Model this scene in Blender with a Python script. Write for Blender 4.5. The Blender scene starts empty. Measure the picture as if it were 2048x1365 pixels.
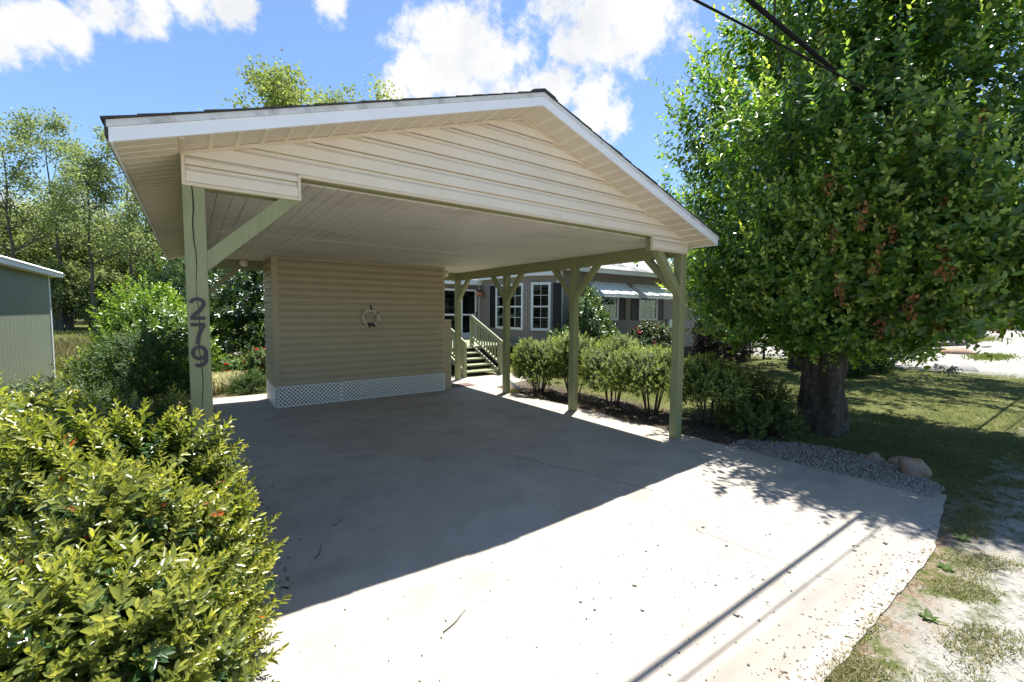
import bpy, bmesh, math, random
import numpy as np
from mathutils import Vector, Matrix, noise as mnoise
SC = bpy.context.scene
COL = SC.collection
PI = math.pi

# ------------------------------------------------------------------ camera
CAM = Vector((-.0308, -3.3063, 1.5806))
YAW, PITCH, ROLL = .6237, -.0656, .0065
_f = Vector((math.sin(YAW)*math.cos(PITCH), math.cos(YAW)*math.cos(PITCH), math.sin(PITCH)))
_r = Vector((math.cos(YAW), -math.sin(YAW), 0)); _u = _r.cross(_f)
_c, _s = math.cos(ROLL), math.sin(ROLL)
RX = _c*_r + _s*_u; UX = -_s*_r + _c*_u
cd = bpy.data.cameras.new('camera'); cam = bpy.data.objects.new('camera', cd); COL.objects.link(cam)
cam.matrix_world = Matrix(((RX.x, UX.x, -_f.x, CAM.x), (RX.y, UX.y, -_f.y, CAM.y), (RX.z, UX.z, -_f.z, CAM.z), (0, 0, 0, 1)))
cd.sensor_width = 36; cd.lens = 15.612; cd.clip_start = .05; cd.clip_end = 3000
SC.camera = cam

# ------------------------------------------------------------------ light, sky, exposure
SUN = Vector((.225, .155, 1)).normalized()
sl = bpy.data.lights.new('sun', 'SUN'); sl.energy = 5.0; sl.angle = math.radians(.53); sl.color = (1, .968, .92)
so = bpy.data.objects.new('sun', sl); COL.objects.link(so); so.location = (5, 5, 30)
so.rotation_euler = SUN.to_track_quat('Z', 'Y').to_euler()
SKY_STRENGTH = .09
EXPOSURE = 1.24
SC.view_settings.view_transform = 'Standard'; SC.view_settings.look = 'None'
SC.view_settings.exposure = EXPOSURE; SC.view_settings.gamma = 1
try: SC.view_settings.use_curve_mapping = False
except Exception: pass
SC.render.engine = 'CYCLES'
SC.cycles.use_denoising = True
SC.cycles.max_bounces = 8; SC.cycles.diffuse_bounces = 4; SC.cycles.transparent_max_bounces = 12
SC.cycles.sample_clamp_indirect = 6

def pixdir(px, py):
    return (RX*((px-1024)/888.18) + UX*(-(py-682.5)/888.18) + _f).normalized()

w = bpy.data.worlds.new('World'); SC.world = w; w.use_nodes = True
nt = w.node_tree; nt.nodes.clear()
N = nt.nodes.new; L = nt.links.new
def math_node(nt, op, a, b=None, clamp=False):
    n = nt.nodes.new('ShaderNodeMath'); n.operation = op; n.use_clamp = clamp
    for i, v in enumerate((a, b)):
        if v is None: continue
        if isinstance(v, (int, float)): n.inputs[i].default_value = v
        else: nt.links.new(v, n.inputs[i])
    return n.outputs[0]
sky = N('ShaderNodeTexSky'); sky.sky_type = 'NISHITA'; sky.sun_disc = False
sky.sun_elevation = math.asin(SUN.z); sky.sun_rotation = math.atan2(SUN.x, SUN.y)
sky.air_density = 1.0; sky.dust_density = .35; sky.ozone_density = 1.6
geo = N('ShaderNodeNewGeometry'); tc = N('ShaderNodeTexCoord')
D = tc.outputs['Generated']
def noise(nt, vec, scale, detail=5, rough=.55, out='Fac'):
    n = nt.nodes.new('ShaderNodeTexNoise'); n.inputs['Scale'].default_value = scale
    n.inputs['Detail'].default_value = detail; n.inputs['Roughness'].default_value = rough
    if vec is not None: nt.links.new(vec, n.inputs['Vector'])
    return n.outputs[out]
cl_n = noise(nt, D, 5.5, 9, .58); cl_f = noise(nt, D, 24, 9, .66)
wide = noise(nt, D, 2.3, 4, .5)
# clouds seen in the sky: direction, angular radius
CLOUDS = [(905, 95, .10), (965, 125, .10), (850, 165, .09), (930, 180, .10), (1110, 170, .09), (1180, 200, .07), (1235, 235, .045), (1170, 45, .11), (1270, 25, .09), (1100, 10, .07), (1130, 100, .06), (800, 190, .05), (1040, 120, .08), (1050, 185, .09), (1000, 190, .08),
          (50, 62, .05), (125, 55, .045), (-30, 55, .06), (210, 12, .06), (300, 18, .055), (380, 15, .05), (460, 10, .045), (660, 0, .035), (20, 440, .06), (290, 380, .05), (320, 500, .06), (160, 420, .05)]
dens = None
for px, py, rad in CLOUDS:
    d = pixdir(px, py)
    vm = N('ShaderNodeVectorMath'); vm.operation = 'DISTANCE'; L(D, vm.inputs[0]); vm.inputs[1].default_value = d
    v = math_node(nt, 'SUBTRACT', 1.0, math_node(nt, 'DIVIDE', vm.outputs['Value'], rad))
    dens = v if dens is None else math_node(nt, 'MAXIMUM', dens, v)
dens = math_node(nt, 'MAXIMUM', dens, -1.0)
gen = math_node(nt, 'MULTIPLY', math_node(nt, 'SUBTRACT', wide, .70), 5.0)      # scattered clouds all round
dens = math_node(nt, 'MAXIMUM', dens, gen)
dens = math_node(nt, 'ADD', dens, math_node(nt, 'MULTIPLY', math_node(nt, 'SUBTRACT', cl_n, .52), 2.8))
dens = math_node(nt, 'ADD', dens, math_node(nt, 'MULTIPLY', math_node(nt, 'SUBTRACT', cl_f, .5), 1.7))
mr = N('ShaderNodeMapRange'); mr.interpolation_type = 'SMOOTHSTEP'; L(dens, mr.inputs['Value'])
mr.inputs['From Min'].default_value = -.02; mr.inputs['From Max'].default_value = .58
mix = N('ShaderNodeMixRGB'); L(mr.outputs[0], mix.inputs['Fac'])
gain = N('ShaderNodeMixRGB'); gain.blend_type = 'MULTIPLY'; gain.inputs['Fac'].default_value = 1
L(sky.outputs[0], gain.inputs['Color1']); gain.inputs['Color2'].default_value = (.80, .91, 1.0, 1)
L(gain.outputs[0], mix.inputs['Color1']); 
ccr = N('ShaderNodeMapRange'); L(noise(nt, D, 9, 6, .6), ccr.inputs['Value']); ccr.inputs['From Min'].default_value = .35; ccr.inputs['From Max'].default_value = .62
cmx = N('ShaderNodeMixRGB'); L(ccr.outputs[0], cmx.inputs['Fac']); cmx.inputs['Color1'].default_value = (4.1, 4.2, 4.35, 1); cmx.inputs['Color2'].default_value = (5.0, 5.0, 5.0, 1); L(cmx.outputs[0], mix.inputs['Color2'])
bg = N('ShaderNodeBackground'); L(mix.outputs[0], bg.inputs['Color']); bg.inputs['Strength'].default_value = SKY_STRENGTH
wo = N('ShaderNodeOutputWorld'); L(bg.outputs[0], wo.inputs['Surface'])

# ------------------------------------------------------------------ materials
MATS = {}
def mat(name, col, rough=.6, var=.12, scale=6, bump=0., bscale=40, spec=.4, metal=0., dirt=None, dscale=2.5, dmin=.5, dmax=.7, stretch=(1, 1, 1)):
    m = bpy.data.materials.new(name); m.use_nodes = True; nt = m.node_tree; b = nt.nodes['Principled BSDF']
    b.inputs['Roughness'].default_value = rough; b.inputs['Specular IOR Level'].default_value = spec; b.inputs['Metallic'].default_value = metal
    g = nt.nodes.new('ShaderNodeNewGeometry'); mp = nt.nodes.new('ShaderNodeMapping'); mp.inputs['Scale'].default_value = stretch
    nt.links.new(g.outputs['Position'], mp.inputs['Vector']); P = mp.outputs[0]
    n = noise(nt, P, scale, 6, .6)
    r = nt.nodes.new('ShaderNodeMapRange'); nt.links.new(n, r.inputs['Value']); r.inputs['From Min'].default_value = .25; r.inputs['From Max'].default_value = .75
    r.inputs['To Min'].default_value = 1-var; r.inputs['To Max'].default_value = 1+var
    mx = nt.nodes.new('ShaderNodeVectorMath'); mx.operation = 'SCALE'; mx.inputs[0].default_value = col[:3]; nt.links.new(r.outputs[0], mx.inputs['Scale'])
    out = mx.outputs[0]
    if dirt:
        n2 = noise(nt, P, dscale, 8, .65)
        r2 = nt.nodes.new('ShaderNodeMapRange'); nt.links.new(n2, r2.inputs['Value']); r2.inputs['From Min'].default_value = dmin; r2.inputs['From Max'].default_value = dmax
        m2 = nt.nodes.new('ShaderNodeMixRGB'); nt.links.new(r2.outputs[0], m2.inputs['Fac']); nt.links.new(out, m2.inputs['Color1']); m2.inputs['Color2'].default_value = (*dirt, 1)
        out = m2.outputs[0]
    nt.links.new(out, b.inputs['Base Color'])
    if bump:
        n3 = noise(nt, P, bscale, 4, .6); bp = nt.nodes.new('ShaderNodeBump'); bp.inputs['Strength'].default_value = bump; bp.inputs['Distance'].default_value = .01
        nt.links.new(n3, bp.inputs['Height']); nt.links.new(bp.outputs[0], b.inputs['Normal'])
    MATS[name] = m; return m

def leaf_mat(name, rough=.35, trans=.35, spec=.5, tgain=(1.25, 1.5, .55)):
    m = bpy.data.materials.new(name); m.use_nodes = True; nt = m.node_tree; b = nt.nodes['Principled BSDF']
    a = nt.nodes.new('ShaderNodeAttribute'); a.attribute_name = 'col'
    nt.links.new(a.outputs['Color'], b.inputs['Base Color']); b.inputs['Roughness'].default_value = rough; b.inputs['Specular IOR Level'].default_value = spec
    t = nt.nodes.new('ShaderNodeBsdfTranslucent'); g = nt.nodes.new('ShaderNodeMixRGB'); g.blend_type = 'MULTIPLY'; g.inputs['Fac'].default_value = 1
    nt.links.new(a.outputs['Color'], g.inputs['Color1']); g.inputs['Color2'].default_value = (*tgain, 1); nt.links.new(g.outputs[0], t.inputs['Color'])
    ms = nt.nodes.new('ShaderNodeMixShader'); ms.inputs[0].default_value = trans
    nt.links.new(b.outputs[0], ms.inputs[1]); nt.links.new(t.outputs[0], ms.inputs[2]); nt.links.new(ms.outputs[0], nt.nodes['Material Output'].inputs['Surface'])
    MATS[name] = m; return m

mat('vinyl_beige', (.73, .65, .525), .45, .05, 3, .05, 30, dirt=(.52, .43, .29), dscale=1.6, dmin=.55, dmax=.95)
mat('vinyl_trim', (.66, .56, .41), .45, .06, 4)
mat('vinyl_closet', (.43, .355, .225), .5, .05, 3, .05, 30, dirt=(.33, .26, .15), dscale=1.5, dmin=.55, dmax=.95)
mat('soffit', (.74, .66, .53), .5, .05, 3, dirt=(.52, .46, .34), dscale=2.2, dmin=.55, dmax=.95)
mat('ceiling', (.68, .64, .56), .5, .05, 2, dirt=(.34, .31, .24), dscale=1.1, dmin=.52, dmax=.9)
mat('fascia', (.82, .83, .84), .4, .04, 3, dirt=(.55, .55, .53), dscale=2.5, dmin=.62, dmax=.95, stretch=(1, 1, 4))
mat('drip_edge', (.66, .66, .65), .45, .1, 8, dirt=(.30, .30, .28), dscale=7, dmin=.5, dmax=.75)
mat('shingle', (.055, .055, .058), .9, .35, 60, .5, 160)
mat('green_paint', (.262, .272, .132), .55, .12, 9, .35, 45, dirt=(.18, .19, .10), dscale=2.2, dmin=.56, dmax=.85, stretch=(5, 5, .7))
mat('crack_dark', (.02, .018, .015), .9, .1)
mat('digit', (.03, .031, .036), .45, .2, 30)
mat('white_lattice', (.82, .80, .76), .5, .04, 5, dirt=(.5, .48, .42), dscale=4, dmin=.6, dmax=.9)
mat('dark_void', (.02, .02, .02), .95, .2)
mat('globe', (.75, .70, .58), .25, .03, 5)
mat('house_siding', (.27, .23, .20), .55, .06, 3)
mat('white_paint', (.78, .78, .77), .4, .04, 5)
mat('black_shutter', (.012, .012, .014), .5, .1)
mat('awning', (.84, .85, .85), .4, .05, 4, dirt=(.55, .57, .57), dscale=3, dmin=.55, dmax=.85)
mat('house_roof', (.30, .29, .285), .9, .25, 30, .4, 90)
mat('deck_green', (.26, .275, .165), .6, .08, 5, dirt=(.26, .28, .16), dscale=3, dmin=.5, dmax=.8)
mat('yellow', (.55, .42, .08), .6, .15, 20)
mat('shed_green', (.20, .225, .165), .6, .06, 4, .08, 40)
mat('metal_roof', (.72, .73, .74), .35, .05, 5)
mat('bark', (.06, .049, .038), .95, .5, 14, 1.0, 30, dirt=(.15, .135, .11), dscale=7, dmin=.54, dmax=.74)
mat('bark_grey', (.11, .10, .08), .95, .35, 4, .5, 12)
mat('stem', (.07, .055, .04), .9, .3, 30)
mat('rock_tan', (.34, .205, .125), .85, .3, 9, .6, 30, dirt=(.22, .20, .18), dscale=6, dmin=.45, dmax=.65)
mat('rock_grey', (.26, .245, .235), .85, .25, 9, .5, 30)
mat('gravel', (.30, .262, .225), .85, .4, 45)
mat('mulch', (.11, .085, .065), .95, .5, 60)
mat('debris', (.17, .14, .11), .95, .5, 60)
mat('wire', (.012, .012, .013), .8, .1, spec=.05)
mat('wood_grey', (.12, .09, .07), .9, .3, 10)
mat('bench_dark', (.03, .03, .03), .6, .2)
mat('stone_statue', (.30, .28, .25), .9, .25, 25, .3, 60)
mat('terracotta', (.42, .17, .09), .8, .2, 30)
mat('doormat', (.16, .10, .08), .95, .3, 60)
mat('shell', (.62, .54, .42), .6, .3, 60)
mat('ribbon', (.03, .022, .02), .7, .3)
mat('pipe_white', (.7, .7, .7), .5, .05)
mat('path_stone', (.50, .44, .36), .9, .2, 6, .2, 40)
leaf_mat('leaf_waxy', .27, .40, .6, (1.45, 1.5, .65))
leaf_mat('leaf_tree', .28, .48, .65, (1.45, 1.6, .6))
leaf_mat('leaf_far', .6, .42, .2, (1.15, 1.2, .75))
leaf_mat('leaf_matte', .55, .3, .3)
leaf_mat('petal', .6, .35, .3, (1.1, .9, .9))

def concrete():
    m = bpy.data.materials.new('concrete'); m.use_nodes = True; nt = m.node_tree; b = nt.nodes['Principled BSDF']
    g = nt.nodes.new('ShaderNodeNewGeometry'); P = g.outputs['Position']
    n1 = noise(nt, P, .7, 6, .6); n2 = noise(nt, P, 3.5, 8, .65); n3 = noise(nt, P, 140, 3, .6)
    mp = nt.nodes.new('ShaderNodeMapping'); mp.inputs['Scale'].default_value = (.8, 1.5, 1); mp.inputs['Rotation'].default_value = (0, 0, .9); nt.links.new(P, mp.inputs['Vector'])
    n4 = noise(nt, mp.outputs[0], 1.6, 5, .55)
    cr = nt.nodes.new('ShaderNodeValToRGB'); nt.links.new(n1, cr.inputs[0]); e = cr.color_ramp.elements
    e[0].position = .3; e[0].color = (.35, .308, .255, 1); e[1].position = .7; e[1].color = (.44, .395, .34, 1)
    def mul(c, fac, lo, hi, a, b_):
        r = nt.nodes.new('ShaderNodeMapRange'); nt.links.new(fac, r.inputs['Value']); r.inputs['From Min'].default_value = lo; r.inputs['From Max'].default_value = hi
        r.inputs['To Min'].default_value = a; r.inputs['To Max'].default_value = b_
        v = nt.nodes.new('ShaderNodeVectorMath'); v.operation = 'SCALE'; nt.links.new(c, v.inputs[0]); nt.links.new(r.outputs[0], v.inputs['Scale']); return v.outputs[0]
    c = mul(cr.outputs[0], n2, .3, .7, .88, 1.06); c = mul(c, n3, .25, .75, .78, 1.14); c = mul(c, n4, .48, .75, 1.0, .78); c = mul(c, noise(nt, P, 22, 5, .7), .58, .70, 1.0, .80); c = mul(c, noise(nt, P, 7, 6, .7), .62, .74, 1.0, .72)
    # rusty, sandy tint near the front left corner
    n5 = noise(nt, P, 1.1, 4, .5); r = nt.nodes.new('ShaderNodeMapRange'); nt.links.new(n5, r.inputs['Value']); r.inputs['From Min'].default_value = .52; r.inputs['From Max'].default_value = .75; r.inputs['To Max'].default_value = .6
    mx = nt.nodes.new('ShaderNodeMixRGB'); nt.links.new(r.outputs[0], mx.inputs['Fac']); nt.links.new(c, mx.inputs['Color1']); mx.inputs['Color2'].default_value = (.38, .32, .245, 1)
    nt.links.new(mx.outputs[0], b.inputs['Base Color']); b.inputs['Roughness'].default_value = .8; b.inputs['Specular IOR Level'].default_value = .25
    bp = nt.nodes.new('ShaderNodeBump'); bp.inputs['Strength'].default_value = .25; bp.inputs['Distance'].default_value = .004; nt.links.new(n3, bp.inputs['Height']); nt.links.new(bp.outputs[0], b.inputs['Normal'])
    MATS['concrete'] = m
concrete()

def ground_mat():
    m = bpy.data.materials.new('ground'); m.use_nodes = True; nt = m.node_tree; b = nt.nodes['Principled BSDF']
    g = nt.nodes.new('ShaderNodeNewGeometry'); P = g.outputs['Position']
    sp = nt.nodes.new('ShaderNodeSeparateXYZ'); nt.links.new(P, sp.inputs[0]); X, Y = sp.outputs[0], sp.outputs[1]
    n0 = noise(nt, P, .25, 4, .5); n1 = noise(nt, P, 1.3, 6, .6); n2 = noise(nt, P, 9, 6, .65); n3 = noise(nt, P, 60, 4, .6)
    def ramp(f, *stops):
        cr = nt.nodes.new('ShaderNodeValToRGB'); nt.links.new(f, cr.inputs[0]); e = cr.color_ramp.elements
        while len(e) < len(stops): e.new(.5)
        for k, (p, c) in enumerate(stops): e[k].position = p; e[k].color = (*c, 1)
        return cr.outputs[0]
    def mixc(f, a, c):
        x = nt.nodes.new('ShaderNodeMixRGB'); nt.links.new(f, x.inputs['Fac']); nt.links.new(a, x.inputs['Color1']); nt.links.new(c, x.inputs['Color2']); return x.outputs[0]
    def rng(v, a, b_):
        r = nt.nodes.new('ShaderNodeMapRange'); r.interpolation_type = 'SMOOTHSTEP'; nt.links.new(v, r.inputs['Value']); r.inputs['From Min'].default_value = a; r.inputs['From Max'].default_value = b_; return r.outputs[0]
    A = lambda op, a, c, cl=False: math_node(nt, op, a, c, cl)
    mixn = A('ADD', A('MULTIPLY', n1, .5), A('MULTIPLY', n2, .5))
    grass = ramp(mixn, (.36, (.055, .068, .018)), (.5, (.09, .10, .03)), (.6, (.14, .135, .055)), (.7, (.21, .17, .09)))
    gravel = ramp(A('ADD', A('MULTIPLY', n2, .45), A('MULTIPLY', n3, .55)), (.36, (.13, .12, .105)), (.48, (.28, .265, .24)), (.62, (.41, .39, .355)))
    mulch = ramp(n3, (.3, (.05, .038, .028)), (.55, (.13, .10, .08)), (.75, (.24, .20, .16)))
    wob = A('ADD', A('MULTIPLY', A('SUBTRACT', n1, .5), 1.1), A('MULTIPLY', A('SUBTRACT', n2, .5), .8))
    road = rng(A('ADD', A('MULTIPLY', Y, -1.0), A('MULTIPLY', wob, 1.6)), 2.55, 3.05)
    lot = A('MULTIPLY', rng(A('ADD', X, A('MULTIPLY', wob, 2.0)), 16.6, 17.6), rng(A('MULTIPLY', Y, -1.0), -16., -12.))
    pale = A('MAXIMUM', road, lot)
    tuft = A('MULTIPLY', rng(A('ADD', A('MULTIPLY', n1, .3), A('ADD', A('MULTIPLY', n2, .35), A('MULTIPLY', n3, .35))), .52, .60), .5)
    pale = A('MULTIPLY', pale, A('SUBTRACT', 1.0, tuft))
    c = mixc(pale, grass, gravel)
    bed = A('MULTIPLY', rng(A('ADD', X, wob), 6.6, 5.9), rng(A('ADD', Y, A('MULTIPLY', wob, .5)), -1.0, -.7))
    bed = A('MULTIPLY', bed, rng(X, 4.5, 4.9)); bed = A('MULTIPLY', bed, rng(Y, 6.2, 5.2))
    leftbed = A('MULTIPLY', rng(X, .6, .2), rng(Y, 9, 6)); leftbed = A('MULTIPLY', leftbed, rng(X, -4., -3.)); leftbed = A('MULTIPLY', leftbed, rng(Y, -2.8, -2.3))
    c = mixc(A('MAXIMUM', bed, leftbed), c, mulch)
    soil = ramp(n3, (.3, (.10, .07, .05)), (.55, (.20, .145, .10)), (.75, (.34, .27, .20)))
    edge = A('MULTIPLY', rng(A('ADD', Y, A('MULTIPLY', wob, .25)), -2.86, -2.62), rng(n2, .40, .60)); edge = A('MULTIPLY', edge, rng(Y, -2.4, -2.55)); edge = A('MULTIPLY', edge, rng(X, 6.5, 5.0))
    c = mixc(edge, c, soil)
    nt.links.new(c, b.inputs['Base Color']); b.inputs['Roughness'].default_value = .95; b.inputs['Specular IOR Level'].default_value = .1
    bp = nt.nodes.new('ShaderNodeBump'); bp.inputs['Strength'].default_value = .6; bp.inputs['Distance'].default_value = .02
    nt.links.new(A('ADD', n2, n3), bp.inputs['Height']); nt.links.new(bp.outputs[0], b.inputs['Normal'])
    MATS['ground'] = m
ground_mat()

def perforated():
    m = MATS['soffit'].copy(); m.name = 'soffit_perforated'; nt = m.node_tree; b = nt.nodes['Principled BSDF']
    src = b.inputs['Base Color'].links[0].from_socket
    g = nt.nodes.new('ShaderNodeTexCoord'); sp = nt.nodes.new('ShaderNodeSeparateXYZ'); nt.links.new(g.outputs['Object'], sp.inputs[0])
    s1 = math_node(nt, 'SINE', math_node(nt, 'MULTIPLY', sp.outputs[0], 2*PI/.017)); s2 = math_node(nt, 'SINE', math_node(nt, 'MULTIPLY', sp.outputs[1], 2*PI/.017))
    v = math_node(nt, 'MULTIPLY', s1, s2)
    r = nt.nodes.new('ShaderNodeMapRange'); nt.links.new(v, r.inputs['Value']); r.inputs['From Min'].default_value = .35; r.inputs['From Max'].default_value = .6; r.inputs['To Max'].default_value = .8
    mx = nt.nodes.new('ShaderNodeMixRGB'); nt.links.new(r.outputs[0], mx.inputs['Fac']); nt.links.new(src, mx.inputs['Color1']); mx.inputs['Color2'].default_value = (.22, .18, .13, 1)
    nt.links.new(mx.outputs[0], b.inputs['Base Color']); MATS['soffit_perforated'] = m
perforated()

def glass_mat():
    m = bpy.data.materials.new('glass'); m.use_nodes = True; nt = m.node_tree; nt.nodes.remove(nt.nodes['Principled BSDF'])
    gl = nt.nodes.new('ShaderNodeBsdfGlossy'); gl.inputs['Roughness'].default_value = .03; gl.inputs['Color'].default_value = (.9, .95, .92, 1)
    tr = nt.nodes.new('ShaderNodeBsdfTransparent'); tr.inputs['Color'].default_value = (.55, .6, .58, 1)
    fr = nt.nodes.new('ShaderNodeFresnel'); fr.inputs['IOR'].default_value = 1.6
    ms = nt.nodes.new('ShaderNodeMixShader'); nt.links.new(math_node(nt, 'MULTIPLY', fr.outputs[0], .8), ms.inputs[0]); nt.links.new(tr.outputs[0], ms.inputs[1]); nt.links.new(gl.outputs[0], ms.inputs[2])
    nt.links.new(ms.outputs[0], nt.nodes['Material Output'].inputs['Surface']); MATS['glass'] = m
glass_mat()
mat('blind', (.05, .05, .048), .7, .05)

# ------------------------------------------------------------------ helpers
def tag(o, label=None, cat=None, group=None, kind=None):
    if label: o['label'] = label
    if cat: o['category'] = cat
    if group: o['group'] = group
    if kind: o['kind'] = kind
    return o
def thing(name, label, cat, loc=(0, 0, 0), rz=0, group=None):
    o = bpy.data.objects.new(name, None); COL.objects.link(o); o.location = loc; o.rotation_euler = (0, 0, rz); o.empty_display_size = .1
    return tag(o, label, cat, group)
def link(name, me, parent=None, loc=None, rot=None, local=False):
    o = bpy.data.objects.new(name, me); COL.objects.link(o)
    if loc is not None: o.location = loc
    if rot is not None: o.rotation_euler = rot
    if parent is not None:
        o.parent = parent
        if not local: 
            o.matrix_parent_inverse = world_of(parent).inverted()
    return o
def world_of(o):
    m = Matrix.LocRotScale(o.location, o.rotation_euler, o.scale)
    return m if o.parent is None else world_of(o.parent) @ o.matrix_parent_inverse @ m
class MB:
    def __init__(s): s.v = []; s.f = []
    def add(s, V, F):
        k = len(s.v); s.v += [tuple(p) for p in V]; s.f += [tuple(i+k for i in f) for f in F]; return s
    def box(s, a, b):
        (x0, y0, z0), (x1, y1, z1) = a, b
        return s.add([(x0, y0, z0), (x1, y0, z0), (x1, y1, z0), (x0, y1, z0), (x0, y0, z1), (x1, y0, z1), (x1, y1, z1), (x0, y1, z1)],
                     [(0, 3, 2, 1), (4, 5, 6, 7), (0, 1, 5, 4), (1, 2, 6, 5), (2, 3, 7, 6), (3, 0, 4, 7)])
    def bar(s, p, q, wx, wy, up=(0, 0, 1)):            # square bar from p to q
        p, q = Vector(p), Vector(q); d = (q-p).normalized(); a = d.cross(Vector(up))
        if a.length < 1e-3: a = d.cross(Vector((1, 0, 0)))
        a.normalize(); b = a.cross(d); a = a*wx/2; b = b*wy/2
        return s.add([p-a-b, p+a-b, p+a+b, p-a+b, q-a-b, q+a-b, q+a+b, q-a+b], [(0, 3, 2, 1), (4, 5, 6, 7), (0, 1, 5, 4), (1, 2, 6, 5), (2, 3, 7, 6), (3, 0, 4, 7)])
    def tube(s, path, rad, n=6, cap=True):
        path = [Vector(p) for p in path]; k = len(s.v); ref = Vector((.31, .17, .94))
        for i, p in enumerate(path):
            d = (path[min(i+1, len(path)-1)] - path[max(i-1, 0)]).normalized(); a = d.cross(ref)
            if a.length < .05: a = d.cross(Vector((1, 0, 0)))
            a.normalize(); b = d.cross(a); r = rad[i] if hasattr(rad, '__len__') else rad
            for j in range(n):
                t = 2*PI*j/n; s.v.append(tuple(p + a*(r*math.cos(t)) + b*(r*math.sin(t))))
        for i in range(len(path)-1):
            for j in range(n):
                s.f.append((k+i*n+j, k+i*n+(j+1) % n, k+(i+1)*n+(j+1) % n, k+(i+1)*n+j))
        if cap:
            s.f.append(tuple(k+j for j in range(n))[::-1]); s.f.append(tuple(k+(len(path)-1)*n+j for j in range(n)))
        return s
    def prism(s, prof, a, b):                          # closed profile of (u,v) mapped by functions a(u,v), b(u,v)
        n = len(prof); V = [a(*p) for p in prof] + [b(*p) for p in prof]
        F = [tuple(range(n))[::-1], tuple(range(n, 2*n))] + [(i, (i+1) % n, n+(i+1) % n, n+i) for i in range(n)]
        return s.add(V, F)
    def lathe(s, prof, n=16, c=(0, 0, 0)):
        k = len(s.v)
        for r, z in prof:
            for j in range(n):
                t = 2*PI*j/n; s.v.append((c[0]+r*math.cos(t), c[1]+r*math.sin(t), c[2]+z))
        for i in range(len(prof)-1):
            for j in range(n): s.f.append((k+i*n+j, k+i*n+(j+1) % n, k+(i+1)*n+(j+1) % n, k+(i+1)*n+j))
        return s
    def mesh(s, name, m, smooth=False):
        me = bpy.data.meshes.new(name); me.from_pydata(s.v, [], s.f); me.materials.append(MATS[m])
        bm = bmesh.new(); bm.from_mesh(me); bmesh.ops.recalc_face_normals(bm, faces=bm.faces); bm.to_mesh(me); bm.free()
        if smooth: me.polygons.foreach_set('use_smooth', [True]*len(me.polygons))
        return me
    def build(s, name, m, parent=None, smooth=False, bevel=0):
        o = link(name, s.mesh(name, m, smooth), parent)
        if bevel:
            b = o.modifiers.new('bevel', 'BEVEL'); b.width = bevel; b.segments = 2; b.limit_method = 'ANGLE'
        return o
def box(name, m, a, b, parent=None, bevel=.003): return MB().box(a, b).build(name, m, parent, bevel=bevel)

def np_mesh(name, V, Fq, col, m, smooth=False):
    """V (n,3), Fq (k,4 or 3) ints, col (n,3)"""
    me = bpy.data.meshes.new(name); n, k, c = len(V), len(Fq), Fq.shape[1]
    me.vertices.add(n); me.vertices.foreach_set('co', np.ascontiguousarray(V, np.float32).ravel())
    me.loops.add(k*c); me.loops.foreach_set('vertex_index', np.ascontiguousarray(Fq, np.int32).ravel())
    me.polygons.add(k); me.polygons.foreach_set('loop_start', np.arange(0, k*c, c, dtype=np.int32))
    me.update(calc_edges=True)
    if col is not None:
        a = me.attributes.new('col', 'FLOAT_COLOR', 'POINT'); a.data.foreach_set('color', np.concatenate([col, np.ones((n, 1))], 1).astype(np.float32).ravel())
    if smooth: me.polygons.foreach_set('use_smooth', [True]*k)
    me.materials.append(MATS[m]); return me

def unit(a): return a/np.maximum(np.linalg.norm(a, axis=-1, keepdims=True), 1e-9)
LEAF = np.array([[0, 0, 0], [.3, .5, .06], [.72, .46, .03], [1, 0, -.08], [.72, -.46, .03], [.3, -.5, .06]])
LEAFQ = np.array([[0, 3, 2, 1], [0, 5, 4, 3]])
def leaves(pos, dx, nz, ln, wd, col):
    """arrays of leaves -> V, F, C"""
    dx = unit(dx); s = unit(np.cross(nz, dx)); nz = np.cross(dx, s)
    T = LEAF
    V = pos[:, None] + ln[:, None, None]*(T[None, :, :1]*dx[:, None] + (T[None, :, 1:2]*wd[:, None, None])*s[:, None] + T[None, :, 2:]*nz[:, None])
    n = len(pos); F = (LEAFQ[None] + 6*np.arange(n)[:, None, None]).reshape(-1, 4)
    return V.reshape(-1, 3), F, np.repeat(col, 6, axis=0)
def blob_noise(d, rng, k=6, amp=.12, fmin=2, fmax=6):
    o = np.ones(len(d))
    for _ in range(k):
        v = rng.normal(size=3); v = v/np.linalg.norm(v)*rng.uniform(fmin, fmax); o += amp*np.sin(d@v + rng.uniform(0, 6.28))
    return o
def frames(d, rng):
    d = unit(d); a = unit(np.cross(d, rng.normal(size=d.shape))); b = np.cross(d, a); return a, b, d
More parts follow.
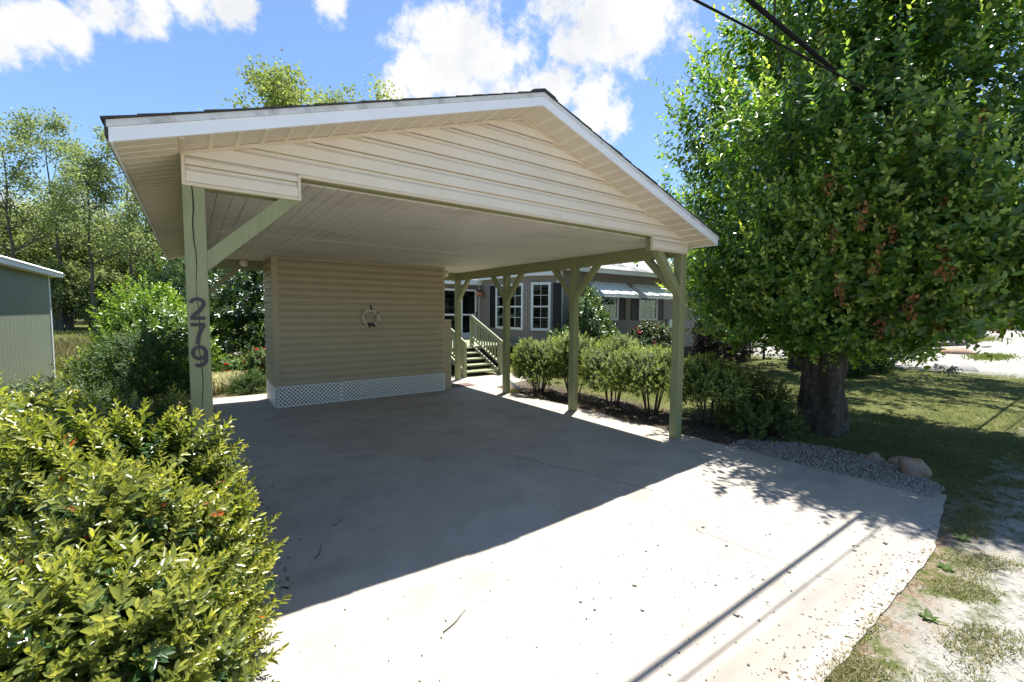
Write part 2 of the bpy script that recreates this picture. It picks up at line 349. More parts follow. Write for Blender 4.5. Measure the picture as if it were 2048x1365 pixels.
def shoots(P, Dr, rng, n=16, length=.16, leaf=.05, wid=.38, low=(.04, .07, .015), tip=(.17, .2, .03), size=None, el0=5, el1=58, tip_pow=1.6, jit=.25, accent=None, accent_p=0):
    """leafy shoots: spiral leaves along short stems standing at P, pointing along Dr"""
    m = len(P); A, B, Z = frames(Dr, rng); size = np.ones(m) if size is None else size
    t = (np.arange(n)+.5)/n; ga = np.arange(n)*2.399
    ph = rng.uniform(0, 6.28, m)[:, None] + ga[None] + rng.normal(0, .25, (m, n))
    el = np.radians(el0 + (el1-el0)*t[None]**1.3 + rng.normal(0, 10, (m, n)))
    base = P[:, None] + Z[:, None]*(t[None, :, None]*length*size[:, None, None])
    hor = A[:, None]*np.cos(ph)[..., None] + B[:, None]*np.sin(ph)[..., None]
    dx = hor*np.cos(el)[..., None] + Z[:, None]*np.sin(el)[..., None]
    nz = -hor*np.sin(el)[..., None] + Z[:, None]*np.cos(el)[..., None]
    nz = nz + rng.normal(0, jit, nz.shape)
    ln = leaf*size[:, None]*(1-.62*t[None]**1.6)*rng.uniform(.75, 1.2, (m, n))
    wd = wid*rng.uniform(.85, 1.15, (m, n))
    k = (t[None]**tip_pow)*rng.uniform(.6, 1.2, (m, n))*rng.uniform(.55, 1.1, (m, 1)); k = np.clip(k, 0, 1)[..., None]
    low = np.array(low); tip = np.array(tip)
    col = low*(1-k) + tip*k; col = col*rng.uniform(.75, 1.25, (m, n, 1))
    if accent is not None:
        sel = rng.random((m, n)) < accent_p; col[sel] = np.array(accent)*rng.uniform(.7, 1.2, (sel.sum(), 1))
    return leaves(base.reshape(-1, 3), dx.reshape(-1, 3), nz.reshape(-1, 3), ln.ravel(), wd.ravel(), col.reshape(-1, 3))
def cat(parts):
    V = []; F = []; C = []; k = 0
    for v, f, c in parts: V.append(v); F.append(f+k); C.append(c); k += len(v)
    return np.concatenate(V), np.concatenate(F), np.concatenate(C)
def sphere_dirs(n, rng, zmin=-.35):
    z = rng.uniform(zmin, 1, n); t = rng.uniform(0, 2*PI, n); r = np.sqrt(1-z*z); return np.stack([r*np.cos(t), r*np.sin(t), z], 1)

def bush(name, label, c, rad, h, rng_seed, n=500, group=None, zb=.0, leaf=.05, wid=.38, low=(.035, .06, .014), tip=(.15, .18, .03), m='leaf_waxy', up=.6, length=.16, nl=16, fill=.6, stems=7, flowers=None, accent=None, accent_p=0, lump=.09, zmin=-.45, cat_='shrub', zs=-.03, tip_pow=1.6, el1=58):
    """a shrub: crown of leafy shoots over a lumpy dome, woody stems from the ground"""
    rng = np.random.default_rng(rng_seed); root = thing(name, label, cat_, (c[0], c[1], zs), 0, group)
    rz = (h-zb)/2*1.04; cz = zb + rz
    if zb < .12: cz = h*.42; rz = h - cz
    d = sphere_dirs(n, rng, zmin); R = np.array([rad[0], rad[1], rz])
    ln = blob_noise(d, np.random.default_rng(rng_seed+1), 7, lump)
    P = np.array([c[0], c[1], cz]) + d*R*(ln*rng.uniform(.82, 1.0, n))[:, None] - np.array([0, 0, length*.4])
    nr = unit(d/R); Dr = nr + np.array([0, 0, up]) + rng.normal(0, .25, (n, 3))
    parts = [shoots(P, Dr, rng, nl, length, leaf, wid, low, tip, rng.uniform(.6, 1.4, n), el1=el1, accent=accent, accent_p=accent_p, tip_pow=tip_pow)]
    nf = int(n*fill)
    if nf:
        d2 = sphere_dirs(nf, rng, -.8); P2 = np.array([c[0], c[1], cz]) + d2*R*(blob_noise(d2, np.random.default_rng(rng_seed+1), 7, lump)*rng.uniform(.35, .82, nf))[:, None]
        parts.append(shoots(P2, unit(d2)+np.array([0, 0, .3])+rng.normal(0, .4, (nf, 3)), rng, nl, length, leaf, wid, low, low, rng.uniform(.8, 1.3, nf), el1=40))
    V, F, C = cat(parts); V[:, 2] = np.maximum(V[:, 2], .01)
    tag(link('foliage', np_mesh('foliage', V, F, C, m), root), kind='stuff')
    if stems:
        b = MB(); r = random.Random(rng_seed)
        for i in range(stems):
            t = 2*PI*i/stems + r.uniform(-.3, .3); q = r.uniform(.35, .75)
            p0 = Vector((c[0]+.07*math.cos(t)*rad[0]/.5, c[1]+.07*math.sin(t)*rad[1]/.5, zs-.02)); p2 = Vector((c[0]+q*rad[0]*math.cos(t), c[1]+q*rad[1]*math.sin(t), cz + rz*.35))
            pm = p0.lerp(p2, .5) + Vector((r.uniform(-.05, .05), r.uniform(-.05, .05), .05))
            b.tube([p0, p0.lerp(pm, .55), pm, pm.lerp(p2, .5), p2], [.013, .011, .009, .007, .003], 5)
        tag(b.build('stems', 'stem', root, True), kind='stuff')
    if flowers:
        fcol, fn, fs = flowers; d3 = sphere_dirs(fn, rng, 0)
        for i in range(fn):
            p = np.array([c[0], c[1], cz]) + d3[i]*R*1.03*blob_noise(d3[i:i+1], np.random.default_rng(rng_seed+1), 7, lump)[0]
            k = 9; a = np.arange(k)*2.4; dx = np.stack([np.cos(a), np.sin(a), np.linspace(.2, 1.2, k)], 1)
            v = leaves(np.repeat(p[None], k, 0)-np.array([c[0], c[1], zs])*0, dx, np.tile([0, 0, 1.], (k, 1)) - dx*.5, np.full(k, fs), np.full(k, .9), np.array(fcol)*rng.uniform(.7, 1.2, (k, 1)))
            link('flower', np_mesh('flower', v[0], v[1], v[2], 'petal'), root)
    return root

def branchy(rng, p, d, ln, r, depth, mb, tips, spread=.6, kids=3, upw=.25, nseg=4, shrink=.68):
    pts = [Vector(p)]; rad = [r]; d = Vector(d).normalized()
    for i in range(nseg):
        d = (d + Vector((rng.uniform(-1, 1), rng.uniform(-1, 1), rng.uniform(-1, 1)))*.13 + Vector((0, 0, upw*.2))).normalized()
        pts.append(pts[-1] + d*(ln/nseg)); rad.append(r*(1-.5*(i+1)/nseg))
    mb.tube(pts, rad, 6 if depth > 1 else 4, False)
    if depth == 0: tips.append((pts[-1], d)); tips.append((pts[-2], d)); return
    for k in range(kids + (1 if rng.random() < .4 else 0)):
        t = rng.uniform(.35, 1.0) if k else 1.0
        i = min(int(t*nseg), nseg-1); q = pts[i].lerp(pts[i+1], t*nseg-i) if t < 1 else pts[-1]
        a = Vector((rng.uniform(-1, 1), rng.uniform(-1, 1), rng.uniform(-.4, 1))).normalized()
        branchy(rng, q, (d + a*spread + Vector((0, 0, upw))), ln*shrink*rng.uniform(.75, 1.15), rad[i]*.62, depth-1, mb, tips, spread, kids, upw, nseg, shrink)
    if depth <= 2: tips.append((pts[-1], d))

def far_tree(name, label, x, y, h, seed, group=None, low=(.07, .10, .025), tip=(.20, .22, .05), spread=.5, kids=3, clump=.55, leaf=.22, per=26, depth=3, r0=.16, trunk_frac=.32, upw=.35, lean=0, m='leaf_far'):
    rng = random.Random(seed); nr = np.random.default_rng(seed); root = thing(name, label, 'tree', (x, y, -.03), 0, group)
    mb = MB(); tips = []
    # leader with side limbs all the way up
    top = h*.9; n = 9; pts = [Vector((x, y, -.1))]; 
    for i in range(n): pts.append(pts[-1] + Vector((rng.uniform(-.12, .12)+lean*.1, rng.uniform(-.12, .12), top/n)))
    mb.tube(pts, [r0*(1-.85*i/n) for i in range(n+1)], 7, False)
    for i in range(2, n+1):
        z = pts[i].z
        if z < h*trunk_frac: continue
        f = (z/h - trunk_frac)/(1-trunk_frac)
        for k in range(kids):
            a = rng.uniform(0, 2*PI); ln = h*spread*.32*(1.15-.75*f)*rng.uniform(.7, 1.2)
            branchy(rng, pts[i], (math.cos(a), math.sin(a), .55+f*.5), ln, r0*(1-.85*i/n)*.5, depth-2, mb, tips, .75, 3, upw, 3)
    tips.append((pts[-1], Vector((0, 0, 1))))
    link('trunk', mb.mesh('trunk', 'bark_grey', True), root)
    T = np.array([tuple(p) for p, d in tips]); m_ = len(T)
    P = np.repeat(T, per, 0) + nr.normal(0, clump*.5, (m_*per, 3))*np.array([1, 1, .75])
    dx = nr.normal(0, 1, P.shape) + np.array([0, 0, -.2]); nz = nr.normal(0, .7, P.shape) + np.array([0, 0, .9])
    k = np.repeat(nr.uniform(0, 1, m_), per)[:, None]*.6 + nr.uniform(0, .4, (len(P), 1))
    col = (np.array(low)*(1-k) + np.array(tip)*k)*nr.uniform(.8, 1.2, (len(P), 1))
    v = leaves(P, dx, nz, leaf*nr.uniform(.6, 1.2, len(P)), np.full(len(P), .7), col)
    tag(link('crown', np_mesh('crown', v[0], v[1], v[2], m), root), kind='stuff')
    return root

# ------------------------------------------------------------------ ground, slab, paths
S = 900
gm = MB(); gs = [-S, -80, -30, -12, -6, -3, 0, 3, 6, 9, 12, 18, 30, 80, S]
for a in range(len(gs)-1):
    for b in range(len(gs)-1):
        k = len(gm.v); gm.v += [(gs[a], gs[b], 0), (gs[a+1], gs[b], 0), (gs[a+1], gs[b+1], 0), (gs[a], gs[b+1], 0)]; gm.f.append((k, k+1, k+2, k+3))
g = gm.build('ground', 'ground'); g.location.z = -.009; tag(g, kind='structure')

def slab_outline():
    r = random.Random(5); pts = []
    def edge(a, b, n, j):
        for i in range(n):
            t = i/n; x = a[0]+(b[0]-a[0])*t; y = a[1]+(b[1]-a[1])*t; w_ = mnoise.fractal(Vector((x*5.3, y*5.3, 3)), 1, 2, 4)*j*1.0; pts.append((x+w_, y+mnoise.fractal(Vector((x*5.3, y*5.3, 9)), 1, 2, 4)*j*1.0))
    edge((-.12, -2.62), (3.9, -2.63), 160, .012); edge((3.9, -2.63), (5.3, -2.45), 60, .012); edge((5.3, -2.45), (5.12, -1.6), 30, .01); edge((5.12, -1.6), (5.10, 4.4), 30, .008)
    edge((5.10, 4.4), (6.5, 4.9), 10, .01); edge((6.5, 4.9), (6.6, 6.2), 8, .01); edge((6.6, 6.2), (-.12, 6.2), 20, .01); edge((-.12, 6.2), (-.12, -2.62), 40, .01)
    return pts
po = slab_outline(); me = bpy.data.meshes.new('driveway'); bm = bmesh.new()
top = bm.faces.new([bm.verts.new((x, y, 0)) for x, y in po]); ex = bmesh.ops.extrude_face_region(bm, geom=[top])
bmesh.ops.translate(bm, verts=[v for v in ex['geom'] if isinstance(v, bmesh.types.BMVert)], vec=(0, 0, -.12)); bmesh.ops.recalc_face_normals(bm, faces=bm.faces); bm.to_mesh(me); bm.free()
me.materials.append(MATS['concrete']); slab = link('driveway', me); tag(slab, kind='structure')
def crack(pts, wdt, seed):
    r = random.Random(seed); b = MB(); fine = []
    for (a, c) in zip(pts[:-1], pts[1:]):
        for i in range(10): t = i/10; fine.append((a[0]+(c[0]-a[0])*t + r.uniform(-.018, .018), a[1]+(c[1]-a[1])*t + r.uniform(-.018, .018)))
    for a, c in zip(fine[:-1], fine[1:]):
        dx, dy = c[0]-a[0], c[1]-a[1]; l = math.hypot(dx, dy)+1e-6; nx, ny = -dy/l*wdt*r.uniform(.3, 1), dx/l*wdt*r.uniform(.3, 1)
        b.add([(a[0]-nx, a[1]-ny, .0025), (a[0]+nx, a[1]+ny, .0025), (c[0]+nx, c[1]+ny, .0025), (c[0]-nx, c[1]-ny, .0025)], [(0, 1, 2, 3)])
    b.build('crack', 'crack_dark', slab)
crack([(2.75, .65), (2.9, .2), (3.05, -.2), (3.2, -.7), (3.25, -.95)], .0045, 1)
crack([(2.9, -1.55), (2.95, -1.9), (2.97, -2.2), (3.0, -2.4)], .0018, 2)
gp = MB(); gp.box((-.1, 6.2, -.1), (.95, 9.4, -.012)); tag(gp.build('garden_path', 'path_stone'), kind='structure')

# ------------------------------------------------------------------ carport
W = 4.92; PKX = 2.40; APX = 2.7327; SLP = .3304; HS = 2.313; HS2 = 2.462; YF = -.0533; OVF = -.3577; YB = 6.02; ZC = 2.44
zu = lambda x: 3.300 - SLP*abs(x-PKX)
cp = thing('carport', 'open carport with cream gable, white fascia and sage green posts over the driveway', 'carport', (2.4, 2.8, 0))
PY = (0, 1.88, 3.76, 5.71); ps = .055
posts = []
for X_ in (0, W):
    for i, y in enumerate(PY):
        zt = HS-.005 if i == 0 else ZC-.012
        o = box('post', 'green_paint', (X_-ps, y-ps, 0), (X_+ps, y+ps, zt), cp, .006); posts.append(o)
fp = posts[0]; fp['label'] = 'split front post carrying the house number'
r_ = random.Random(3)
def crack_on_post(z0, z1, x0, wmax):
    b = MB(); n = 40; y = -ps-.0015; pr = None; x = x0
    for i in range(n+1):
        t = i/n; z = z1 + (z0-z1)*t; x = x0 + .018*t + .004*math.sin(i*.7) + r_.uniform(-.0015, .0015); h = wmax*(.35+.65*abs(math.sin(t*5.5+1)))*(1-t*.55)
        if pr: b.add([(pr[0]-pr[2], y, pr[1]), (pr[0]+pr[2], y, pr[1]), (x+h, y, z), (x-h, y, z)], [(0, 1, 2, 3)])
        pr = (x, z, h)
    b.build('crack', 'crack_dark', fp)
crack_on_post(.75, 2.31, -.009, .0035)
kb = MB().lathe([(.0, .0015), (.008, .002), (.012, .0005), (.02, .001), (.021, 0)], 14); ko = kb.build('knot', 'green_paint', fp, True); ko.parent = None; ko.parent = fp; ko.matrix_parent_inverse = world_of(fp).inverted(); ko.location = (.012, -ps-.001, .98); ko.rotation_euler = (PI/2, 0, 0)
# house number digits
def arc(cx, cy, rx, ry, a0, a1, n=14): return [(cx+rx*math.cos(math.radians(a0+(a1-a0)*k/n)), cy+ry*math.sin(math.radians(a0+(a1-a0)*k/n))) for k in range(n+1)]
STROKES = {'2': [arc(.5, .735, .40, .265-.06, 172, -28, 16)+[(.66, .43), (.30, .22), (.13, .065)], [(.05, .0625), (.95, .0625)]], '7': [[(.05, .9375), (.95, .9375)], [(.90, .93), (.66, .62), (.52, .34), (.44, 0)]],
           '9': [arc(.5, .665, .40, .275, 0, 360, 26), arc(.5, .40, .40, .345, 12, -128, 18), [(.90, .68), (.897, .45)]]}
def digit(ch, x0, x1, z0, z1):
    b = MB(); wd = .0185; y0, y1 = -ps-.0072, -ps-.0005
    for path in STROKES[ch]:
        p = [Vector((x0+u*(x1-x0), z0+v*(z1-z0))) for u, v in path]; closed = (p[0]-p[-1]).length < 1e-4; L_, R_ = [], []
        for k in range(len(p)):
            a = p[k-1] if k else (p[-2] if closed else p[k]); c = p[k+1] if k < len(p)-1 else (p[1] if closed else p[k]); d = (c-a).normalized(); nn = Vector((-d.y, d.x))*wd/2; L_.append(p[k]+nn); R_.append(p[k]-nn)
        k0 = len(b.v); n = len(p)
        for k in range(n): b.v += [(L_[k].x, y0, L_[k].y), (R_[k].x, y0, R_[k].y), (R_[k].x, y1, R_[k].y), (L_[k].x, y1, L_[k].y)]
        for k in range(n-1):
            for e in range(4): b.f.append((k0+4*k+e, k0+4*k+(e+1) % 4, k0+4*k+4+(e+1) % 4, k0+4*k+4+e))
        b.f += [(k0, k0+3, k0+2, k0+1), (k0+4*n-4, k0+4*n-3, k0+4*n-2, k0+4*n-1)]; y0 -= .0004
    o = b.build('digit', 'digit', fp); o['label'] = 'dark metal digit ' + ch
digit('2', -.044, .036, 1.522, 1.652); digit('7', -.044, .034, 1.375, 1.500); digit('9', -.042, .038, 1.238, 1.366)
# side and back beams
for X_ in (0, W):
    box('beam', 'green_paint', (X_-.043, YF+.05, 2.278), (X_+.043, YB-.12, ZC+.02), cp, .004)
box('beam', 'green_paint', (.043, 5.66, 2.276), (W-.043, 5.75, ZC+.018), cp, .004)
# front header behind the siding
box('header', 'green_paint', (.045, -.046, HS2-.012), (W-.045, .046, 2.62), cp, .003)
for a, b in ((-.04, .56), (4.292, W+.04)):
    box('header_end', 'green_paint', (a, -.043, HS-.012), (b, .043, HS2-.014), cp, .003)
# braces
def brace(p, q, parent=cp, wd=.088): 
    d = Vector(q)-Vector(p); up = (0, 1, 0) if abs(d.y) < .01 else (1, 0, 0)
    MB().bar(p, q, wd, wd*.98, up).build('brace', 'green_paint', parent, bevel=.003)
brace((.03, -.004, 1.85), (.55, -.004, 2.335)); brace((W-.03, -.004, 1.80), (4.33, -.004, 2.44))
for X_ in (0, W):
    for i, y in enumerate(PY):
        if i < 3: brace((X_, y+.03, 1.82), (X_, y+.50, 2.30), wd=.078)
        if i > 0: brace((X_, y-.03, 1.82), (X_, y-.50, 2.30), wd=.078)
brace((.03, 5.705, 1.70), (.63, 5.705, 2.30), wd=.078)
# gable siding, dutch lap, one object per course
DUTCH = [(0, .0), (0, .024), (.064, .021), (.073, .012), (.082, .005), (.0995, .003), (.0995, 0)]
def course(name, m, z0, h, x0f, y, parent, axis='x', sign=-1, prof=DUTCH):
    """x0f(z) -> (left, right) at height z; y plane; sign: outward direction"""
    k = h/.104; b = MB(); n = len(prof); V = []
    for side in (0, 1):
        for dz, out in prof:
            z = z0+dz*k; e = x0f(z)[side]
            V.append((e, y+sign*out, z) if axis == 'x' else (y+sign*out, e, z))
    b.add(V, [tuple(range(n))[::-1], tuple(range(n, 2*n))] + [(i, (i+1) % n, n+(i+1) % n, n+i) for i in range(n)])
    return b.build(name, m, parent)
XL, XR = -.047, W+.047
EXPO = .1143
def gab(z):
    hw = (3.296-z)/SLP; return (max(XL+.012, PKX-hw), min(XR-.012, PKX+hw))
zz = HS2+.012; k = 0
while zz < 3.28:
    h = min(EXPO, 3.292-zz); course('siding_course', 'vinyl_beige', zz, h, gab, YF+.008, cp); zz += EXPO
hb = (HS2+.012-HS-.012)/1.5
for (a, b) in ((XL+.012, .56), (4.292, XR-.012)):
    course('siding_course', 'vinyl_beige', HS+.012, hb, lambda z: (a, b), YF+.008, cp)
    course('siding_course', 'vinyl_beige', HS+.012+hb, hb*.5, lambda z: (a, b), YF+.008, cp)
# vertical lap seams
for x, z in ((1.75, 2.82), (2.62, 2.66), (3.35, 2.55), (2.15, 3.02)):
    MB().box((x, YF-.0075, z), (x+.0016, YF-.004, z+.06)).build('lap_seam', 'soffit', cp)
# trim round the siding
tr = 'vinyl_trim'
box('trim', tr, (XL-.008, YF-.016, HS-.008), (XL+.011, YF+.02, 2.487), cp); box('trim', tr, (XR-.011, YF-.016, HS-.008), (XR+.008, YF+.02, 2.455), cp)
box('trim', tr, (XL-.006, YF-.014, HS-.010), (.575, YF+.02, HS+.011), cp); box('trim', tr, (4.277, YF-.014, HS-.010), (XR+.006, YF+.02, HS+.011), cp)
box('trim', tr, (.561, YF-.017, HS-.011), (.579, YF+.02, HS2+.009), cp); box('trim', tr, (4.274, YF-.017, HS-.011), (4.291, YF+.02, HS2+.009), cp)
box('trim', tr, (.5795, YF-.014, HS2-.008), (4.2735, YF+.02, HS2+.0115), cp)
for s in (-1, 1):
    xe = XL if s < 0 else XR
    MB().bar((PKX, YF-.006, zu(PKX)-.012), (xe, YF-.006, zu(xe)-.012), .024, .018, (0, 1, 0)).build('trim', tr, cp)
# roof: deck, shingle courses, fascia, drip edge, soffits
XE = (PKX-APX, PKX+APX)
def roof_slab(name, m, x0, x1, zo0, zo1, y0, y1, parent=cp):
    return MB().add([(x0, y0, zu(x0)+zo0), (x1, y0, zu(x1)+zo0), (x1, y1, zu(x1)+zo0), (x0, y1, zu(x0)+zo0), (x0, y0, zu(x0)+zo1), (x1, y0, zu(x1)+zo1), (x1, y1, zu(x1)+zo1), (x0, y1, zu(x0)+zo1)],
                    [(0, 3, 2, 1), (4, 5, 6, 7), (0, 1, 5, 4), (1, 2, 6, 5), (2, 3, 7, 6), (3, 0, 4, 7)]).build(name, m, parent)
for s in (0, 1):
    roof_slab('roof_deck', 'wood_grey', *( (XE[0]+.012, PKX) if s == 0 else (PKX, XE[1]-.012)), .06, .098, OVF+.015, YB-.015)
    r = random.Random(20+s); nC = 20; dxx = (APX+.025)/nC
    for i in range(nC):
        a = APX+.025 - dxx*i; b = max(a-dxx*1.25, 0); sg = -1 if s == 0 else 1; yj = OVF-.012-r.uniform(0, .012)
        xa, xb = PKX+sg*a, PKX+sg*b
        za, zb_ = 3.30-SLP*a, 3.30-SLP*b; t0, t1 = .1005+.010+r.uniform(0, .003), .1005+.001
        MB().add([(xa, yj, za+t0-.010), (xb, yj, zb_+t1-.001), (xb, YB+.012, zb_+t1-.001), (xa, YB+.012, za+t0-.010), (xa, yj, za+t0), (xb, yj, zb_+t1+.005), (xb, YB+.012, zb_+t1+.005), (xa, YB+.012, za+t0)],
                 [(0, 3, 2, 1), (4, 5, 6, 7), (0, 1, 5, 4), (1, 2, 6, 5), (2, 3, 7, 6), (3, 0, 4, 7)]).build('shingle_course', 'shingle', cp)
MB().prism([(PKX-.12, 3.30+.128-SLP*.12), (PKX, 3.30+.128), (PKX+.12, 3.30+.128-SLP*.12), (PKX+.12, 3.30+.112-SLP*.12), (PKX, 3.30+.112), (PKX-.12, 3.30+.112-SLP*.12)], lambda u, v: (u, OVF-.015, v), lambda u, v: (u, YB+.015, v)).build('ridge_cap', 'shingle', cp)
for s in (0, 1):
    a, b = (XE[0], PKX) if s == 0 else (PKX, XE[1])
    roof_slab('fascia', 'fascia', a, b, -.004, .066, OVF, OVF+.016); roof_slab('drip_edge', 'drip_edge', a-(.006 if s == 0 else 0), b+(.006 if s else 0), .067, .1, OVF-.006, OVF+.016)
    roof_slab('fascia', 'fascia', a, b, -.004, .098, YB-.016, YB)
    x = XE[s]; sg = 1 if s == 0 else -1
    box('fascia', 'fascia', (min(x, x+.016*sg), OVF+.017, zu(x)-.004), (max(x, x+.016*sg), YB-.017, zu(x)+.085), cp)
    box('eave_flange', 'shingle', (min(x-.014*sg, x-.003*sg), OVF-.006, zu(x)+.02), (max(x-.014*sg, x-.003*sg), YB, zu(x)+.104), cp)  # dark strip along the eave edge, in shingle colour
    # eave soffit: ribbed panels across
    xi = XL if s == 0 else XR; y = OVF+.02; yi = 0
    while y < YB-.05:
        y1 = min(y+.30, YB-.02); b_ = MB(); prof = []; n = 3; dy = (y1-y)/n
        for i in range(n): prof += [(y+dy*i, .006), (y+dy*i+.010, .0), (y+dy*(i+1)-.010, .0), (y+dy*(i+1), .006)]
        prof += [(y1, .012), (y, .012)]
        xa = x+.017*sg
        b_.prism(prof, lambda u, v: (xa, u, zu(xa)-.002+v), lambda u, v: (xi, u, zu(xi)-.002+v)); b_.build('soffit_panel', 'soffit', cp); y = y1+.001
    # rake soffit: perforated panels
    x0 = xi; nP = 18; step = (PKX-xi)/nP
    for i in range(nP):
        u0, u1 = x0+step*i, x0+step*(i+1); d = 1 if step > 0 else -1
        b_ = MB(); rib = .016*d
        prof = [(u0, -.004), (u0+rib*.6, -.004), (u0+rib, .005), (u1-rib, .005), (u1-rib*.6, -.004), (u1, -.004), (u1, .013), (u0, .013)]
        b_.prism(prof, lambda u, v: (u, OVF+.017, zu(u)-.002+v), lambda u, v: (u, YF-.003, zu(u)-.002+v)); o = b_.build('soffit_panel', 'soffit_perforated' , cp); o.data.materials.append(MATS['soffit'])
        for p in o.data.polygons:
            if abs(p.normal.z) < .5 or max(o.data.vertices[i].co.x for i in p.vertices)-min(o.data.vertices[i].co.x for i in p.vertices) < .02: p.material_index = 1
    MB().bar((xi+.001, OVF+.017, zu(xi)-.006), (xi+.001, YF-.012, zu(xi)-.006), .022, .012).build('soffit_trim', tr, cp)
# back gable wall (closes the attic)
MB().prism([(XE[0]+.3, 2.44), (XE[1]-.3, 2.44), (PKX, 3.28)], lambda u, v: (u, 5.80, v), lambda u, v: (u, 5.84, v)).build('back_gable', 'vinyl_beige', cp)
MB().prism([(XL+.02, 2.5), (XR-.02, 2.48), (PKX, 3.27)], lambda u, v: (u, YF+.012, v), lambda u, v: (u, YF+.04, v)).build('gable_backing', 'wood_grey', cp)  # coloured dark so the gaps under each lap read as shaded
# ceiling panels in two runs with a seam
def ceil_panel(x0, x1, y0, y1):
    n = 3; dx = (x1-x0)/n; prof = []
    for i in range(n): prof += [(x0+dx*i, .007), (x0+dx*i+.007, .0), (x0+dx*(i+1)-.007, .0), (x0+dx*(i+1), .007)]
    prof += [(x1, .014), (x0, .014)]
    MB().prism(prof, lambda u, v: (u, y0, ZC+v), lambda u, v: (u, y1, ZC+v)).build('ceiling_panel', 'ceiling', cp)
x = .045; nP = 16; dxp = (W-.09)/nP
for i in range(nP):
    ceil_panel(x+dxp*i+.0005, x+dxp*(i+1)-.0005, .047, 2.555); ceil_panel(x+dxp*i+.0005, x+dxp*(i+1)-.0005, 2.575, 5.658)
box('ceiling_seam', 'ceiling', (.045, 2.55, ZC-.004), (W-.045, 2.58, ZC+.003), cp, .001)
# globe lights
def globe(x, y, label):
    t = thing('ceiling_light', label, 'light', (x, y, ZC-.003))
    MB().lathe([(0, 0), (.055, 0), (.055, -.018), (.04, -.025), (0, -.025)], 18, (x, y, ZC-.0032)).build('base', 'vinyl_trim', t, True)
    MB().lathe([(.036, -.0255), (.05, -.032), (.062, -.05), (.066, -.07), (.06, -.095), (.043, -.114), (.02, -.123), (0, -.125)], 20, (x, y, ZC-.0034)).build('shade', 'globe', t, True)
globe(.70, 5.45, 'round cream globe light on the ceiling left of the storage closet')
globe(4.40, 5.30, 'round cream globe light on the ceiling right of the storage closet')

# ------------------------------------------------------------------ storage closet
sc = thing('storage_closet', 'beige vinyl sided storage closet at the back of the carport', 'closet', (2.5, 5.2, 0))
bx0, bx1, by0, by1 = 1.008, 4.03, 4.64, 5.655
zl = .36; n = 18; e = (ZC-.05-zl)/n
box('core', 'wood_grey', (bx0+.02, by0+.02, .08), (bx1-.02, by1-.002, ZC-.003), sc, 0)  # dark colour gives the gaps between courses their shade lines
for i in range(n):
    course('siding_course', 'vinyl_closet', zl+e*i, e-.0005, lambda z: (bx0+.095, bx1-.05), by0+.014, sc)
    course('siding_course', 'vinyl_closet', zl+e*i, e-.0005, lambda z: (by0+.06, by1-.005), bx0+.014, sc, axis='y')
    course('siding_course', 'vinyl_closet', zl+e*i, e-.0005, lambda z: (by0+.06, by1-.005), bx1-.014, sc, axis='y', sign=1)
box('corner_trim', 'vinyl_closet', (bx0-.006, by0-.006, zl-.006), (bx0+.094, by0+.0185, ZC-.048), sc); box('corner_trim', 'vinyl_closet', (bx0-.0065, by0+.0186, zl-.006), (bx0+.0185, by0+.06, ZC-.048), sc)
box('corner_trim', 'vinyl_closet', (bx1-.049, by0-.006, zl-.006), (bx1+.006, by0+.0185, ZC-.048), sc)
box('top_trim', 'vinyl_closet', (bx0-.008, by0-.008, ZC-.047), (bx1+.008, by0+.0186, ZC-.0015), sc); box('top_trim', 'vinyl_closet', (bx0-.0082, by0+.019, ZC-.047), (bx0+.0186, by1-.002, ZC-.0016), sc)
box('base_board', 'white_lattice', (bx0+.001, by0+.02, .004), (bx0+.0185, by1-.004, zl-.007), sc)
box('cavity_shade', 'dark_void', (bx0+.03, by0+.026, .002), (bx1-.03, by0+.05, zl-.007), sc, 0)  # dark sheet paints in the shade of the cavity behind the lattice
def lattice(x0, x1, z0, z1, label):
    p = thing('lattice_panel', None, None, (x0, by0, 0)); p.parent = sc; p.matrix_parent_inverse = world_of(sc).inverted(); p['label'] = label
    pitch = .064; hw = .0094; y = by0
    for sgn, yy in ((1, y-.002), (-1, y-.0085)):
        c = (x0 - (z1-z0)) if sgn > 0 else x0
        u = c
        while u < (x1 if sgn > 0 else x1+(z1-z0)):
            # slat centre line z = z0 + sgn*(x-u): clip polygon of the strip against the panel
            def clip(poly, f):
                out = []
                for i in range(len(poly)):
                    a, b = poly[i-1], poly[i]; fa, fb = f(a), f(b)
                    if (fa >= 0) != (fb >= 0): t = fa/(fa-fb); out.append((a[0]+(b[0]-a[0])*t, a[1]+(b[1]-a[1])*t))
                    if fb >= 0: out.append(b)
                return out
            H = z1-z0; poly = [(u-hw*1.414-.0*sgn, z0), (u+hw*1.414, z0), (u+hw*1.414+sgn*H, z1), (u-hw*1.414+sgn*H, z1)]
            poly = clip(poly, lambda q: q[0]-x0) 
            if len(poly) > 2: poly = clip(poly, lambda q: x1-q[0])
            if len(poly) > 2: MB().prism(poly, lambda a, b: (a, yy-.003, b), lambda a, b: (a, yy+.003, b)).build('slat', 'white_lattice', p)
            u += pitch
    for a, b in (((x0, y-.0128, z0), (x0+.012, y+.002, z1)), ((x1-.012, y-.0128, z0), (x1, y+.002, z1)), ((x0+.0121, y-.0126, z1-.012), (x1-.0121, y+.002, z1)), ((x0+.0121, y-.0126, z0), (x1-.0121, y+.002, z0+.012))):
        box('frame', 'white_lattice', a, b, p, 0)
lattice(bx0+.022, 2.03, .006, .352, 'short white lattice panel on the left'); lattice(2.034, 4.033, .006, .352, 'long white lattice panel on the right')
